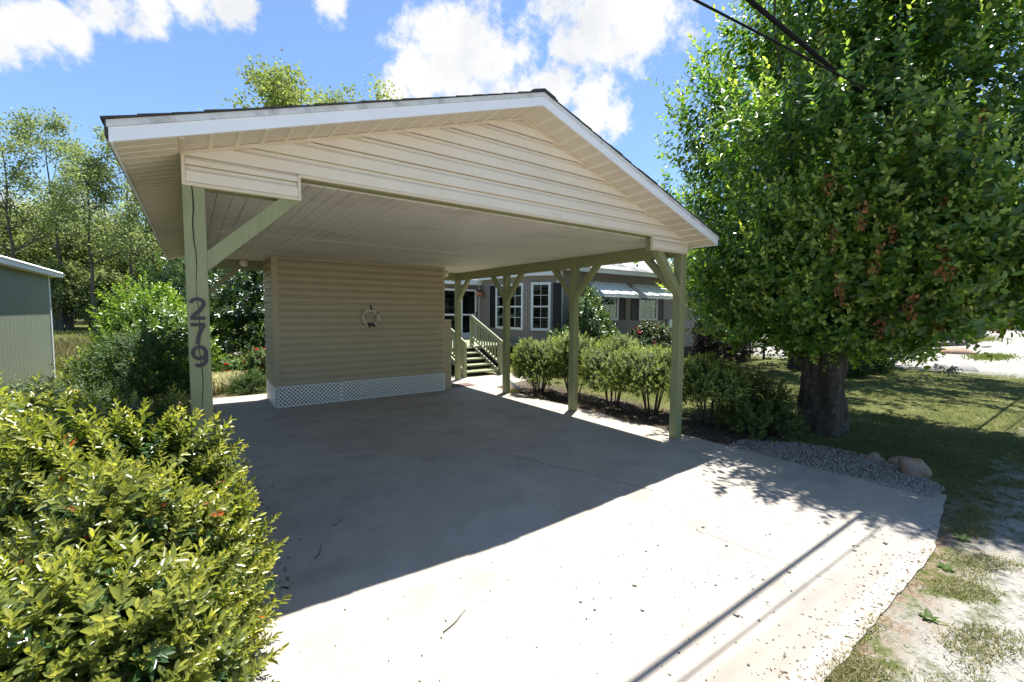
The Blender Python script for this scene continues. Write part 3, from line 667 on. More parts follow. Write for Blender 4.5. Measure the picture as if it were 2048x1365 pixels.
# low side panel
sp_ = thing('utility_panel', 'low beige board standing against the right end of the storage closet', 'panel', (4.13, 4.72, 0))
box('board', 'vinyl_closet', (4.045, 4.70, .003), (4.215, 4.735, 1.40), sp_, .004); box('cap', 'vinyl_trim', (4.041, 4.695, 1.4005), (4.22, 4.74, 1.415), sp_, .002)
# wreath
wr = thing('wreath', 'round shell wreath with dark bow hung on the storage closet wall', 'wreath', (2.552, 4.60, 1.46))
wc = Vector((2.552, 4.598, 1.462)); R0 = .135
ring = [wc+Vector((R0*math.cos(t), 0, R0*math.sin(t))) for t in [2*PI*i/28 for i in range(29)]]
MB().tube(ring, .026, 8, False).build('ring', 'shell', wr, True)
r = random.Random(8); shells = [MB().lathe([(0, .02), (.012, .016), (.02, .004), (.018, -.006), (0, -.01)], 7).mesh('shell', 'shell', True), MB().lathe([(0, .026), (.008, .014), (.013, 0), (0, -.012)], 6).mesh('shell', 'terracotta', True)]
for i in range(70):
    t = 2*PI*i/70 + r.uniform(-.05, .05)
    if 4.35 < t < 5.1: continue
    rr = R0 + r.uniform(-.022, .024); p = wc+Vector((rr*math.cos(t), -.02+r.uniform(-.006, .004), rr*math.sin(t)))
    link('shell', shells[0 if r.random() < .8 else 1], wr, p, (PI/2+r.uniform(-.6, .6), r.uniform(-.6, .6), r.uniform(0, 6)))
for a, b in ((Vector((.0, -.03, -.135)), Vector((-.075, -.035, -.105))), (Vector((0, -.03, -.135)), Vector((.075, -.035, -.15))), (Vector((0, -.03, -.13)), Vector((-.04, -.03, -.165))), (Vector((0, -.03, -.13)), Vector((.05, -.03, -.11)))):
    MB().tube([wc+a, wc+a.lerp(b, .5)+Vector((0, -.01, 0)), wc+b], [.008, .02, .012], 6).build('bow', 'ribbon', wr, True)
MB().tube([wc+Vector((0, .0, .12)), wc+Vector((.004, -.032, .15)), wc+Vector((0, .004, .235))], [.013, .014, .009], 6).build('hanger', 'ribbon', wr, True)

# ------------------------------------------------------------------ neighbour house
hs = thing('house', 'taupe vinyl sided house with black shutters and white windows behind the carport', 'house', (12, 8.5, 0))
def wall(A, B, z0, z1, m='house_siding', lap=.112, parent=hs):
    """lap siding from A to B (outside on the left-hand side normal n)"""
    A, B = Vector((*A, 0)), Vector((*B, 0)); d = (B-A).normalized(); nrm = Vector((d.y, -d.x, 0)); n = int(round((z1-z0)/lap)); h = (z1-z0)/n; b = MB()
    for i in range(n):
        z = z0+h*i; V = []
        for q in (A, B):
            for dz, o in ((0, 0), (0, .026), (h*.88, .006), (h*.88, 0)): V.append(q + nrm*o + Vector((0, 0, z+dz)))
        b.add(V, [(0, 1, 5, 4), (1, 2, 6, 5), (2, 3, 7, 6), (0, 3, 2, 1), (4, 5, 6, 7)])
    k = A - nrm*.10; l = B - nrm*.10
    b.add([A+Vector((0, 0, z0)), B+Vector((0, 0, z0)), B+Vector((0, 0, z1)), A+Vector((0, 0, z1)), k+Vector((0, 0, z0)), l+Vector((0, 0, z0)), l+Vector((0, 0, z1)), k+Vector((0, 0, z1))],
          [(0, 1, 2, 3), (4, 7, 6, 5), (0, 4, 5, 1), (3, 2, 6, 7), (0, 3, 7, 4), (1, 5, 6, 2)])
    return tag(b.build('siding', m, parent), kind='stuff'), nrm, d
HA, HB, HC, HD = (8.28, 10.30), (8.28, 7.42), (8.83, 6.60), (19.6, 6.60)
_, nA, dA = wall(HA, HB, .30, 2.66); _, nB, dB = wall(HB, HC, .30, 2.66); _, nC, dC = wall(HC, HD, .30, 2.80)
_, nD, dD = wall((3.4, 10.3), (8.26, 10.3), .62, 2.75); wall((19.6, 6.6), (19.6, 13), .3, 2.8)
box('foundation', 'wood_grey', (8.9, 6.66, -.03), (19.55, 12.8, .31), hs, 0)
def oriented_box(name, m, c, d, nrm, wd, z0, z1, o0, o1, parent, bevel=.002):
    c = Vector((c[0], c[1], 0)); V = []
    for s, o in ((-1, o1), (1, o1), (1, o0), (-1, o0)):
        V.append(c + d*(wd/2*s) + nrm*o)
    b = MB().add([v+Vector((0, 0, z0)) for v in V]+[v+Vector((0, 0, z1)) for v in V], [(0, 3, 2, 1), (4, 5, 6, 7), (0, 1, 5, 4), (1, 2, 6, 5), (2, 3, 7, 6), (3, 0, 4, 7)])
    return b.build(name, m, parent, bevel=bevel)
def window(c, d, nrm, wd, z0, z1, label, cols=2, rows=4, shutters=(1, 1), sw=.34, blinds=True, fr=.075):
    c = Vector((c[0], c[1], 0)); p = thing('window', None, None, (c.x, c.y, z0)); p.parent = hs; p.matrix_parent_inverse = world_of(hs).inverted(); p['label'] = label
    iw = wd-2*fr
    for s in (-1, 1): oriented_box('frame', 'white_paint', c+d*((wd-fr)/2*s), d, nrm, fr, z0, z1, .012, .062, p)
    oriented_box('frame', 'white_paint', c, d, nrm, iw-.001, z1-fr, z1-.001, .013, .060, p); oriented_box('frame', 'white_paint', c, d, nrm, iw-.001, z0+.001, z0+fr, .013, .066, p)
    zm = (z0+z1)/2; oriented_box('meeting_rail', 'white_paint', c, d, nrm, iw-.001, zm-.022, zm+.022, .018, .052, p)
    for a, b in ((z0+fr+.001, zm-.023), (zm+.023, z1-fr-.001)):
        oriented_box('pane', 'glass', c, d, nrm, iw-.002, a, b, .034, .037, p, 0)
        for i in range(1, cols): oriented_box('muntin', 'white_paint', c+d*(iw*(i/cols-.5)), d, nrm, .010, a, b, .0375, .044, p, 0)
        for j in range(1, rows//2): zz = a+(b-a)*j/(rows//2); oriented_box('muntin', 'white_paint', c, d, nrm, iw-.004, zz-.007, zz+.007, .0376, .0435, p, 0)
    bl = MB(); n = int((z1-z0-2*fr)/.045)
    for i in range(n):
        z = z0+fr+.045*i; bl.add([c-d*(iw/2-.01)+nrm*.016+Vector((0, 0, z)), c+d*(iw/2-.01)+nrm*.016+Vector((0, 0, z)), c+d*(iw/2-.01)+nrm*.028+Vector((0, 0, z+.026)), c-d*(iw/2-.01)+nrm*.028+Vector((0, 0, z+.026))], [(0, 1, 2, 3)])
    if blinds: tag(bl.build('blind', 'blind', p), kind='stuff')
    oriented_box('backing', 'dark_void', c, d, nrm, iw-.003, z0+fr, z1-fr, .0145, .0155, p, 0)
    for k, s in enumerate((-1, 1)):
        if not shutters[k]: continue
        sc_ = c+d*((wd/2+sw/2+.012)*s); sh = oriented_box('shutter', 'black_shutter', sc_, d, nrm, sw, z0+.02, z1-.02, .012, .034, hs)
        for q in (-1, 1): oriented_box('stile', 'black_shutter', sc_+d*((sw/2-.025)*q), d, nrm, .048, z0+.021, z1-.021, .0345, .046, sh)
        nl = 22
        for i in range(nl):
            zz = z0+.05+(z1-z0-.1)*i/nl; oriented_box('louver', 'black_shutter', sc_, d, nrm, sw-.1, zz, zz+(z1-z0-.1)/nl*.6, .0345, .041, sh, 0)
window((8.28, 8.37), dA, nA, 1.50, 1.02, 2.47, 'wide white double window on the end wall', cols=4, shutters=(1, 0), sw=.36)
window((8.51, 7.075), dB, nB, .62, 1.02, 2.47, 'narrow white window on the angled corner', cols=2, shutters=(0, 0))
oriented_box('shutter', 'black_shutter', Vector((8.28, 7.42, 0)).lerp(Vector((8.83, 6.6, 0)), .93), dB, nB, .26, 1.04, 2.45, .012, .034, hs)
window((10.85, 6.60), dC, nC, 1.04, 1.32, 2.30, 'white window under the left awning', cols=3, rows=4, shutters=(1, 1), sw=.36)
window((12.93, 6.60), dC, nC, 1.02, 1.31, 2.30, 'white window under the right awning', cols=3, rows=4, shutters=(1, 1), sw=.36)
for q, d, n_ in ((HB, dA, nA), (HB, dB, nB)): oriented_box('corner_trim', 'house_siding', Vector((*q, 0)) + d*(.03 if d is dB else -.03), d, n_, .06, .3, 2.66, .004, .024, hs)
oriented_box('corner_trim', 'white_paint', Vector((*HC, 0))-dB*.045, dB, nB, .09, .3, 2.66, .004, .03, hs); oriented_box('corner_trim', 'white_paint', Vector((*HC, 0))+dC*.045, dC, nC, .09, .3, 2.80, .004, .03, hs)
oriented_box('corner_trim', 'white_paint', Vector((*HA, 0))+dA*.04, dA, nA, .08, .3, 2.66, .004, .026, hs)
# meter box on the wall
box('meter_box', 'white_paint', (14.05, 6.47, 1.04), (14.30, 6.585, 1.34), hs, .01)
# eaves and roof
def poly_prism(name, m, pts, z0, z1, parent): return MB().prism(pts, lambda u, v: (u, v, z0), lambda u, v: (u, v, z1)).build(name, m, parent)
oriented_box('fascia', 'white_paint', Vector((8.28, 8.86, 0)), dA, nA, 2.9, 2.66, 2.80, .0, .20, hs); oriented_box('fascia', 'white_paint', Vector((8.53, 7.05, 0)), dB, nB, 1.10, 2.661, 2.801, .0, .20, hs)
box('fascia', 'white_paint', (8.75, 6.25, 2.79), (19.9, 6.275, 2.93), hs); box('soffit', 'house_siding', (8.75, 6.276, 2.80), (19.9, 6.60, 2.812), hs, 0)
b = MB(); b.add([(8.70, 6.22, 2.93), (19.95, 6.22, 2.93), (19.95, 9.9, 4.10), (9.6, 9.9, 4.10), (8.1, 7.5, 2.82), (8.1, 12, 2.82), (19.95, 13.5, 2.93)], [(0, 1, 2, 3), (0, 3, 4), (4, 3, 5), (3, 2, 6, 5)])
b.build('roof', 'house_roof', hs)
# awnings
def awning(x0, x1, label):
    a = thing('awning', None, None, ((x0+x1)/2, 6.6, 2.0)); a.parent = hs; a.matrix_parent_inverse = world_of(hs).inverted(); a['label'] = label
    zt, zf, zb, yw, yf = 2.55, 2.155, 2.06, 6.578, 5.98
    n = 8; dx = (x1-x0)/n
    for i in range(n):
        u0, u1 = x0+dx*i+.002, x0+dx*(i+1)-.002; h = .012 if i % 2 else .0
        MB().add([(u0, yw, zt+h), (u1, yw, zt+h), (u1, yf, zf+h), (u0, yf, zf+h), (u0, yw, zt+h-.01), (u1, yw, zt+h-.01), (u1, yf, zf+h-.01), (u0, yf, zf+h-.01)], [(0, 3, 2, 1), (4, 5, 6, 7), (0, 1, 5, 4), (1, 2, 6, 5), (2, 3, 7, 6), (3, 0, 4, 7)]).build('top_slat', 'awning', a)
    box('valance', 'awning', (x0, yf-.014, zb-.01), (x1, yf-.002, zf+.004), a); box('valance_lip', 'awning', (x0-.002, yf-.03, zb-.018), (x1+.002, yf-.0145, zb+.01), a)
    for x in (x0-.004, x1+.004):
        m_ = 6
        for i in range(m_):
            z0_ = zb + (zt-zb)*i/m_; z1_ = zb + (zt-zb)*(i+1)/m_ - .006
            yy = lambda z: yw if z <= zf-.0 and False else (yf + max(0, (z-zf))/(zt-zf)*(yw-yf))
            V = [(x, yw, z0_), (x, yy(z0_), z0_), (x, yy(z1_), z1_), (x, yw, z1_)]
            s_ = .004 if i % 2 else -.0
            MB().add([(v[0]-.004+s_, v[1], v[2]) for v in V]+[(v[0]+.003+s_, v[1], v[2]) for v in V], [(0, 3, 2, 1), (4, 5, 6, 7), (0, 1, 5, 4), (1, 2, 6, 5), (2, 3, 7, 6), (3, 0, 4, 7)]).build('side_slat', 'awning', a)
awning(10.05, 11.68, 'left white metal window awning'); awning(12.08, 13.78, 'right white metal window awning')
# porch doors and porch roof
def glass_door(x0, x1, z0, z1, label):
    p = thing('door', None, None, ((x0+x1)/2, 10.28, z0)); p.parent = hs; p.matrix_parent_inverse = world_of(hs).inverted(); p['label'] = label
    f = .07; y = 10.28
    for a, b in (((x0, y-.05, z0), (x0+f, y, z1)), ((x1-f, y-.05, z0), (x1, y, z1)), ((x0+f+.001, y-.049, z1-f), (x1-f-.001, y, z1)), ((x0+f+.001, y-.049, z0), (x1-f-.001, y, z0+.2)), ((x0+f+.001, y-.048, 1.44), (x1-f-.001, y-.002, 1.50))): box('frame', 'white_paint', a, b, p)
    box('pane', 'glass', (x0+f, y-.03, z0+.2), (x1-f, y-.026, 1.44), p, 0); box('pane', 'glass', (x0+f, y-.03, 1.50), (x1-f, y-.026, z1-f), p, 0)
    box('backing', 'dark_void', (x0+f, y-.014, z0+.2), (x1-f, y-.012, z1-f), p, 0); box('handle', 'bench_dark', (x1-.05, y-.09, 1.40), (x1-.03, y-.051, 1.58), p)
glass_door(6.62, 7.42, .64, 2.36, 'left glazed porch door'); glass_door(7.52, 8.16, .64, 2.36, 'right storm door')
box('porch_fascia', 'white_paint', (3.4, 10.05, 2.50), (8.26, 10.09, 2.68), hs); box('porch_soffit', 'white_paint', (3.4, 10.0905, 2.66), (8.26, 10.285, 2.69), hs, 0)
hb_ = thing('hanging_basket', 'terracotta hanging basket beside the porch door', 'planter', (8.10, 9.95, 2.2))
MB().lathe([(0, -.10), (.07, -.09), (.12, -.02), (.13, .04), (.11, .04), (0, .02)], 12, (8.08, 9.9, 2.2)).build('bowl', 'terracotta', hb_, True)
for t in (0, 2.1, 4.2): MB().tube([(8.08+.12*math.cos(t), 9.9+.12*math.sin(t), 2.24), (8.08, 9.9, 2.50)], .004, 4).build('chain', 'wire', hb_)
rg = np.random.default_rng(4); n = 160; P = np.array([8.08, 9.9, 2.22])+rg.normal(0, .06, (n, 3)); v = leaves(P, rg.normal(0, 1, (n, 3)), rg.normal(0, .6, (n, 3))+[0, 0, 1], np.full(n, .06), np.full(n, .5), np.array([.35, .13, .06])*rg.uniform(.5, 1.2, (n, 1)))
tag(link('foliage', np_mesh('foliage', *v, 'leaf_matte'), hb_), kind='stuff')
# porch deck and stairs
dk = thing('porch_stairs', 'sage green wooden porch stairs with baluster railings beside the closet', 'stairs', (5.75, 6.7, 0))
box('deck', 'deck_green', (3.6, 7.33, .54), (8.2, 10.1, .62), dk); box('deck_skirt', 'dark_void', (3.7, 7.45, -.03), (8.15, 7.5, .539), dk, 0)
sx0, sx1, n = 5.28, 6.18, 5
for i in range(n):
    y = 5.98+.27*i; z = .124*(i+1); box('tread', 'deck_green', (sx0, y-.02, z-.035), (sx1, y+.28, z), dk, .004)
    if i: box('riser', 'dark_void', (sx0+.01, y+.03, z-.122), (sx1-.01, y+.05, z-.036), dk, 0)
for x in (sx0-.042, sx1+.002): MB().add([(x, 5.95, 0), (x+.04, 5.95, 0), (x+.04, 7.32, .58), (x, 7.32, .58), (x, 5.95, .14), (x+.04, 5.95, .14), (x+.04, 7.32, .72), (x, 7.32, .72)], [(0, 3, 2, 1), (4, 5, 6, 7), (0, 1, 5, 4), (1, 2, 6, 5), (2, 3, 7, 6), (3, 0, 4, 7)]).build('stringer', 'deck_green', dk)
for x in (sx0-.10, sx1+.055):
    box('newel_post', 'deck_green', (x, 5.90, 0), (x+.09, 5.99, .80), dk, .005); box('newel_post', 'deck_green', (x, 7.34, .60), (x+.09, 7.43, 1.46), dk, .005)
    MB().bar((x+.045, 5.88, .80), (x+.045, 7.40, 1.44), .10, .04, (1, 0, 0)).build('handrail', 'deck_green', dk, bevel=.004)
    MB().bar((x+.045, 5.99, .28), (x+.045, 7.34, .86), .05, .06, (1, 0, 0)).build('bottom_rail', 'deck_green', dk)
    for i in range(10):
        t = (i+1)/11; y = 5.95+t*1.42; box('baluster', 'deck_green', (x+.028, y-.016, .28+.58*t), (x+.062, y+.016, .79+.62*t), dk, 0)
dm = thing('doormat', 'small brown doormat on the concrete beside the closet', 'mat', (4.45, 4.95, 0)); box('mat', 'doormat', (4.30, 4.84, .0015), (4.85, 5.16, .012), dm, .003)
box('border', 'ribbon', (4.285, 4.825, .001), (4.865, 4.8395, .010), dm, 0)
# downspout block by the third post
yb_ = thing('splash_block', 'small yellow block at the foot of the third right post', 'block', (5.0, 3.74, 0))
MB().add([(4.985, 3.66, 0), (5.14, 3.66, 0), (5.14, 3.72, 0), (4.985, 3.72, 0), (4.985, 3.665, .07), (5.10, 3.67, .05), (5.10, 3.71, .05), (4.985, 3.715, .07)], [(0, 3, 2, 1), (4, 5, 6, 7), (0, 1, 5, 4), (1, 2, 6, 5), (2, 3, 7, 6), (3, 0, 4, 7)]).build('block', 'yellow', yb_, bevel=.008)
MB().lathe([(0, .05), (.03, .045), (.04, .02), (.035, 0)], 9, (5.18, 3.74, -.02)).build('knob', 'yellow', yb_, True)
ds = thing('downspout', 'pale plastic downspout end lying between the bushes and third post', 'pipe', (5.2, 4.0, 0))
MB().tube([(5.16, 3.98, .17), (5.24, 3.92, .08), (5.34, 3.86, .03)], .035, 8).build('spout', 'pipe_white', ds, True); MB().tube([(5.14, 3.995, .19), (5.165, 3.976, .165)], .042, 8).build('collar', 'pipe_white', ds, True)

# ------------------------------------------------------------------ shed
sh = thing('shed', 'green board shed with pale metal roof at the left edge', 'shed', (-4, 10, 0))
sx = -2.64; sy0, sy1 = 4.5, 11.0
nb = 30; dy = (sy1-sy0)/nb
box('core', 'shed_green', (-6.5, sy0+.02, -.03), (sx-.02, sy1-.02, 2.33), sh, 0)
for i in range(nb): box('board', 'shed_green', (sx-.018, sy0+dy*i+.003, 0), (sx, sy0+dy*(i+1)-.003, 2.33), sh, .002)
for i in range(28): box('board', 'shed_green', (-6.48+i*.137, sy0, 0), (-6.48+i*.137+.131, sy0+.018, 2.33), sh, .002)
box('corner_trim', 'white_paint', (sx-.06, sy1-.0195, 0), (sx+.02, sy1+.02, 2.33), sh); box('corner_trim', 'white_paint', (sx+.0005, sy1-.07, 0), (sx+.02, sy1-.02, 2.33), sh)
box('fascia', 'white_paint', (sx+.16, sy0-.3, 2.30), (sx+.185, sy1+.34, 2.39), sh); box('soffit', 'white_paint', (sx, sy0-.3, 2.31), (sx+.159, sy1+.33, 2.325), sh, 0)
nr_ = 36; dy = (sy1-sy0+.7)/nr_
for i in range(nr_):
    y = sy0-.34+dy*i
    MB().prism([(y, 0), (y+.02, .02), (y+.05, .02), (y+.07, 0), (y+dy-.002, 0), (y+dy-.002, -.008), (y, -.008)], lambda u, v: (sx+.21, u, 2.395+v), lambda u, v: (-4.5, u, 3.05+v)).build('roof_panel', 'metal_roof', sh)

# ------------------------------------------------------------------ wires
def wire_obj(name, label, pts, rad): 
    o = MB().tube(pts, rad, 8).build(name, 'wire', None, True); return tag(o, label, 'wire', 'overhead wires')
wire_obj('service_cable', 'thick black overhead cable running into the tree crown', [(x, -1.555, 3.855+.00035*(x-6)**2) for x in np.linspace(-25, 45, 50)], .0185)
wire_obj('overhead_wire', 'thin black overhead wire left of the thick cable', [(x, -1.745, 3.374+.11*(x-2.39)) for x in np.linspace(-25, 45, 50)], .0075)
for k, (yy, zz, lab) in enumerate(((-.76, 11.05, 'high thin wire at the top right corner, left of two'), (-.62, 11.3, 'high thin wire at the top right corner, right of two'))): wire_obj('overhead_wire', lab, [(x, yy, zz-.02*(x-21)*.0) for x in np.linspace(-25, 60, 40)], .011)

# ------------------------------------------------------------------ foreground hedge
HG = 'waxy hedge shrubs along the left of the driveway'
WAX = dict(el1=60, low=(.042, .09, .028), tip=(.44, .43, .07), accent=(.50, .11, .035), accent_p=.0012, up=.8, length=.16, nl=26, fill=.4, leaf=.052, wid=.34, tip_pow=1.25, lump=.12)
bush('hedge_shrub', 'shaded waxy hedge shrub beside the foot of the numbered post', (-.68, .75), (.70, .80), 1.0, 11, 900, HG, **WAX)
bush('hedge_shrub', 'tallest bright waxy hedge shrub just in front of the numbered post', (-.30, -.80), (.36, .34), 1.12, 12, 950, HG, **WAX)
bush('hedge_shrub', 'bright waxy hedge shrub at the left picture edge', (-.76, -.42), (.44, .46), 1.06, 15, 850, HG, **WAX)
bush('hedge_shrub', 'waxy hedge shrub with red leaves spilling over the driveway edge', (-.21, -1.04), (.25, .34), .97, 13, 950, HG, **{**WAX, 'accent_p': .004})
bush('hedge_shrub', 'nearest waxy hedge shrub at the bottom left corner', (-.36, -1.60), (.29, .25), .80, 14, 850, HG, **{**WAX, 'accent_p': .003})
# shrubs behind the hedge
bush('shrub', 'dark fine leaved shrub in front of the shed', (-1.45, 3.3), (1.0, .8), .80, 21, 520, low=(0.051, 0.0816, 0.0255), tip=(0.136, 0.17, 0.051), leaf=.05, m='leaf_matte', length=.2)
bush('shrub', 'shaded dark round shrub behind the numbered post', (-.62, 5.3), (.72, .75), 1.32, 22, 700, low=(0.0476, 0.085, 0.0238), tip=(0.136, 0.187, 0.0425), leaf=.055, m='leaf_matte')
bush('shrub', 'tall bright green leafy shrub left of the numbered post', (-.68, 8.0), (.85, .9), 1.95, 23, 700, low=(0.102, 0.17, 0.034), tip=(0.289, 0.374, 0.068), leaf=.085, wid=.55, m='leaf_tree', length=.3, lump=.06)
bush('shrub', 'sunny yellow green low shrub between the shed and the tall shrub', (-1.25, 6.9), (.45, .5), .80, 24, 350, low=(0.119, 0.17, 0.034), tip=(0.34, 0.374, 0.085), leaf=.07, wid=.5, m='leaf_tree', length=.22)
cy_ = bush('cypress', 'narrow dark green cypress behind the tall shrub', (-.55, 14.2), (.45, .45), 3.0, 25, 900, low=(0.0204, 0.0425, 0.017), tip=(0.051, 0.085, 0.0255), leaf=.07, wid=.25, m='leaf_matte', length=.2, up=1.6, cat_='tree', stems=2)
# garden seen past the numbered post
bush('rhododendron', 'big dark leathery shrub at the back of the flower garden', (1.35, 10.2), (1.9, 1.3), 3.2, 31, 1000, low=(0.0374, 0.0765, 0.0238), tip=(0.119, 0.187, 0.051), leaf=.12, wid=.4, m='leaf_waxy', length=.3, lump=.12)
bush('shrub', 'pale yellow green shrub right behind the numbered post', (.15, 9.3), (.5, .6), 1.9, 32, 300, low=(0.119, 0.187, 0.034), tip=(0.306, 0.374, 0.068), leaf=.09, wid=.5, m='leaf_tree', length=.25)
bush('rose_bush', 'low red rose bush in the garden beside the statue', (.65, 7.7), (.35, .35), .55, 33, 160, low=(0.085, 0.153, 0.034), tip=(0.204, 0.289, 0.051), leaf=.06, wid=.5, m='leaf_matte', flowers=((.62, .02, .03), 9, .055))
bush('rose_bush', 'red rose bush beside the closet corner in the garden', (1.12, 7.7), (.35, .45), .75, 34, 180, low=(0.068, 0.119, 0.034), tip=(0.204, 0.204, 0.051), leaf=.06, wid=.5, m='leaf_matte', flowers=((.62, .03, .03), 8, .05))
bush('shrub', 'small dark green mound against the closet foot', (.80, 6.55), (.26, .30), .36, 35, 200, low=(0.051, 0.0935, 0.0238), tip=(0.119, 0.17, 0.051), leaf=.05, wid=.2, m='leaf_matte', length=.12)
bush('rose_bush', 'tall rose stem with scattered red blooms near the closet', (1.45, 8.6), (.40, .40), 1.25, 36, 130, low=(0.068, 0.119, 0.034), tip=(0.17, 0.204, 0.051), leaf=.07, wid=.5, m='leaf_matte', flowers=((.65, .05, .02), 6, .06), fill=.3)
def grass_clump(name, label, c, n, h, rad, seed, low, tip, cat_='grass'):
    rg = np.random.default_rng(seed); t = rg.uniform(0, 6.28, n); a = rg.uniform(.3, 1.0, n)
    root = thing(name, label, cat_, (c[0], c[1], -.03)); base = np.stack([c[0]+rg.normal(0, rad*.25, n), c[1]+rg.normal(0, rad*.25, n), np.full(n, -.03)], 1)
    d = np.stack([np.cos(t), np.sin(t), 0*t], 1); L_ = h*rg.uniform(.7, 1.3, n); side = np.stack([-np.sin(t), np.cos(t), 0*t], 1)*.004
    p1 = base + d*(rad*.25*a)[:, None] + np.array([0, 0, 1])*(L_*.75)[:, None]; p2 = base + d*(rad*.7*a)[:, None] + np.array([0, 0, 1])*(L_*.9)[:, None]; p3 = base + d*(rad*1.15*a)[:, None] + np.array([0, 0, 1])*(L_*(.95-.6*a))[:, None]
    V = np.stack([base-side, base+side, p1-side, p1+side, p2-side*.8, p2+side*.8, p3-side*.2, p3+side*.2], 1).reshape(-1, 3)
    F = (np.array([[0, 1, 3, 2], [2, 3, 5, 4], [4, 5, 7, 6]])[None]+8*np.arange(n)[:, None, None]).reshape(-1, 4)
    k = rg.uniform(0, 1, (n, 1)); C = np.repeat((np.array(low)*(1-k)+np.array(tip)*k), 8, 0)
    tag(link('blades', np_mesh('blades', V, F, C, 'leaf_matte'), root), kind='stuff'); return root
for i, (x, y, lab) in enumerate(((.22, 6.75, 'straw coloured arching grass clump nearest the numbered post'), (.42, 7.15, 'straw coloured grass clump in the middle of the garden edge'), (.66, 7.35, 'straw coloured grass clump nearest the small green mound'))):
    grass_clump('ornamental_grass', lab, (x, y), 420, .34, .34, 40+i, (.16, .17, .07), (.50, .42, .24))
st = thing('garden_statue', 'small grey stone cherub statue among the red roses', 'statue', (.80, 8.35, 0))
MB().lathe([(.10, 0), (.10, .1), (.06, .14), (.05, .3), (.08, .38), (.09, .39), (0, .39)], 10, (.72, 8.3, -.02)).build('pedestal', 'stone_statue', st, True)
b = MB(); b.lathe([(.0, .37), (.055, .38), (.06, .43), (.05, .49), (.03, .53), (.028, .54), (.045, .56), (.05, .59), (.045, .625), (.025, .65), (0, .655)], 12, (.72, 8.3, -.02)); 
b.tube([(.68, 8.28, .48), (.645, 8.22, .43), (.69, 8.2, .41)], [.02, .017, .012], 6); b.tube([(.76, 8.28, .48), (.80, 8.22, .43), (.75, 8.2, .41)], [.02, .017, .012], 6); b.tube([(.70, 8.27, .39), (.69, 8.18, .385), (.70, 8.16, .33)], [.026, .022, .016], 6); b.tube([(.74, 8.27, .39), (.76, 8.18, .385), (.75, 8.16, .33)], [.026, .022, .016], 6)
b.build('figure', 'stone_statue', st, True)
gs_ = thing('garden_stake', 'thin pale metal garden stake with framed tag beside the statue', 'stake', (.56, 8.3, 0)); MB().tube([(.56, 8.3, -.05), (.56, 8.3, .78)], .006, 5).build('rod', 'pipe_white', gs_)
for a, b_ in (((.535, 8.295, .775), (.545, 8.305, .88)), ((.575, 8.295, .775), (.585, 8.305, .88)), ((.5455, 8.295, .87), (.5745, 8.305, .88)), ((.5455, 8.295, .775), (.5745, 8.305, .785))): box('tag_frame', 'white_paint', a, b_, gs_, 0)

# ------------------------------------------------------------------ shrubs on the right
RG = 'rounded shrubs in the bed beside the carport posts'
RB = dict(el1=48, low=(.06, .102, .027), tip=(.50, .54, .13), leaf=.036, wid=.44, up=.55, length=.12, nl=16, fill=.5, stems=9, m='leaf_matte', zmin=-.55)
for i, (x, y, rx, ry, h, zb, lab) in enumerate(((5.46, 3.40, .44, .56, 1.05, .14, 'rounded yellow green shrub nearest the third right post'), (5.70, 2.70, .50, .56, 1.10, .14, 'rounded shrub left of the second right post, below the bay window'),
        (5.72, 1.75, .54, .58, 1.12, .22, 'rounded shrub with bare stems directly right of the second right post'), (5.70, .95, .48, .50, 1.0, .28, 'rounded shrub with bare stems just left of the front right post'), (5.80, .06, .42, .42, .90, .28, 'dark rounded shrub just right of the front right post'))):
    bush('rounded_shrub', lab, (x, y), (rx, ry), h, 50+i, 1100, RG, zb=zb, **RB)
bush('shrub', 'sprawling loose shrub at the foot of the big tree', (6.12, -.42), (.42, .42), .64, 60, 420, zb=.05, low=(0.0595, 0.0935, 0.0238), tip=(0.17, 0.204, 0.051), leaf=.05, m='leaf_matte', length=.16)
bush('shrub', 'tall glossy upright shrub at the house corner', (9.25, 5.85), (.75, .6), 1.95, 61, 520, low=(0.0476, 0.0935, 0.0255), tip=(0.153, 0.221, 0.068), leaf=.10, wid=.38, up=1.3, length=.25, lump=.13)
bush('shrub', 'low dark shrub below the bay window', (8.35, 5.9), (.5, .5), 1.10, 62, 260, low=(0.0425, 0.085, 0.0238), tip=(0.136, 0.204, 0.051), leaf=.09, wid=.38, length=.2)
bush('rhododendron', 'glossy shrub with pink blooms under the right awning', (11.0, 5.1), (.85, .7), 1.22, 63, 420, low=(0.068, 0.102, 0.0425), tip=(0.17, 0.204, 0.102), leaf=.10, wid=.4, length=.2, flowers=((.55, .10, .15), 13, .075), m='leaf_waxy')
bush('shrub', 'dark reddish shrub in shade beyond the front right post', (12.6, 3.7), (.8, .8), 1.35, 64, 260, low=(0.051, 0.034, 0.0306), tip=(0.102, 0.051, 0.0425), leaf=.09, wid=.45, length=.2, m='leaf_matte')
bush('shrub', 'low dark shrub under the left awning window', (10.1, 5.9), (.5, .4), .95, 65, 160, low=(0.0425, 0.068, 0.0238), tip=(0.102, 0.136, 0.051), leaf=.09, length=.2)
for i, (x, y, lab) in enumerate(((13.6, .95, 'clipped dark green ball shrub right behind the big trunk'), (15.0, .80, 'second clipped ball shrub, half hidden behind the first'))):
    bush('ball_shrub', lab, (x, y), (.55, .55), .85, 66+i, 620, 'clipped ball shrubs', low=(0.034, 0.0765, 0.0238), tip=(0.0595, 0.102, 0.0306), leaf=.05, m='leaf_matte', length=.08, up=.1, lump=.02, fill=.3, stems=0, zmin=-.7)
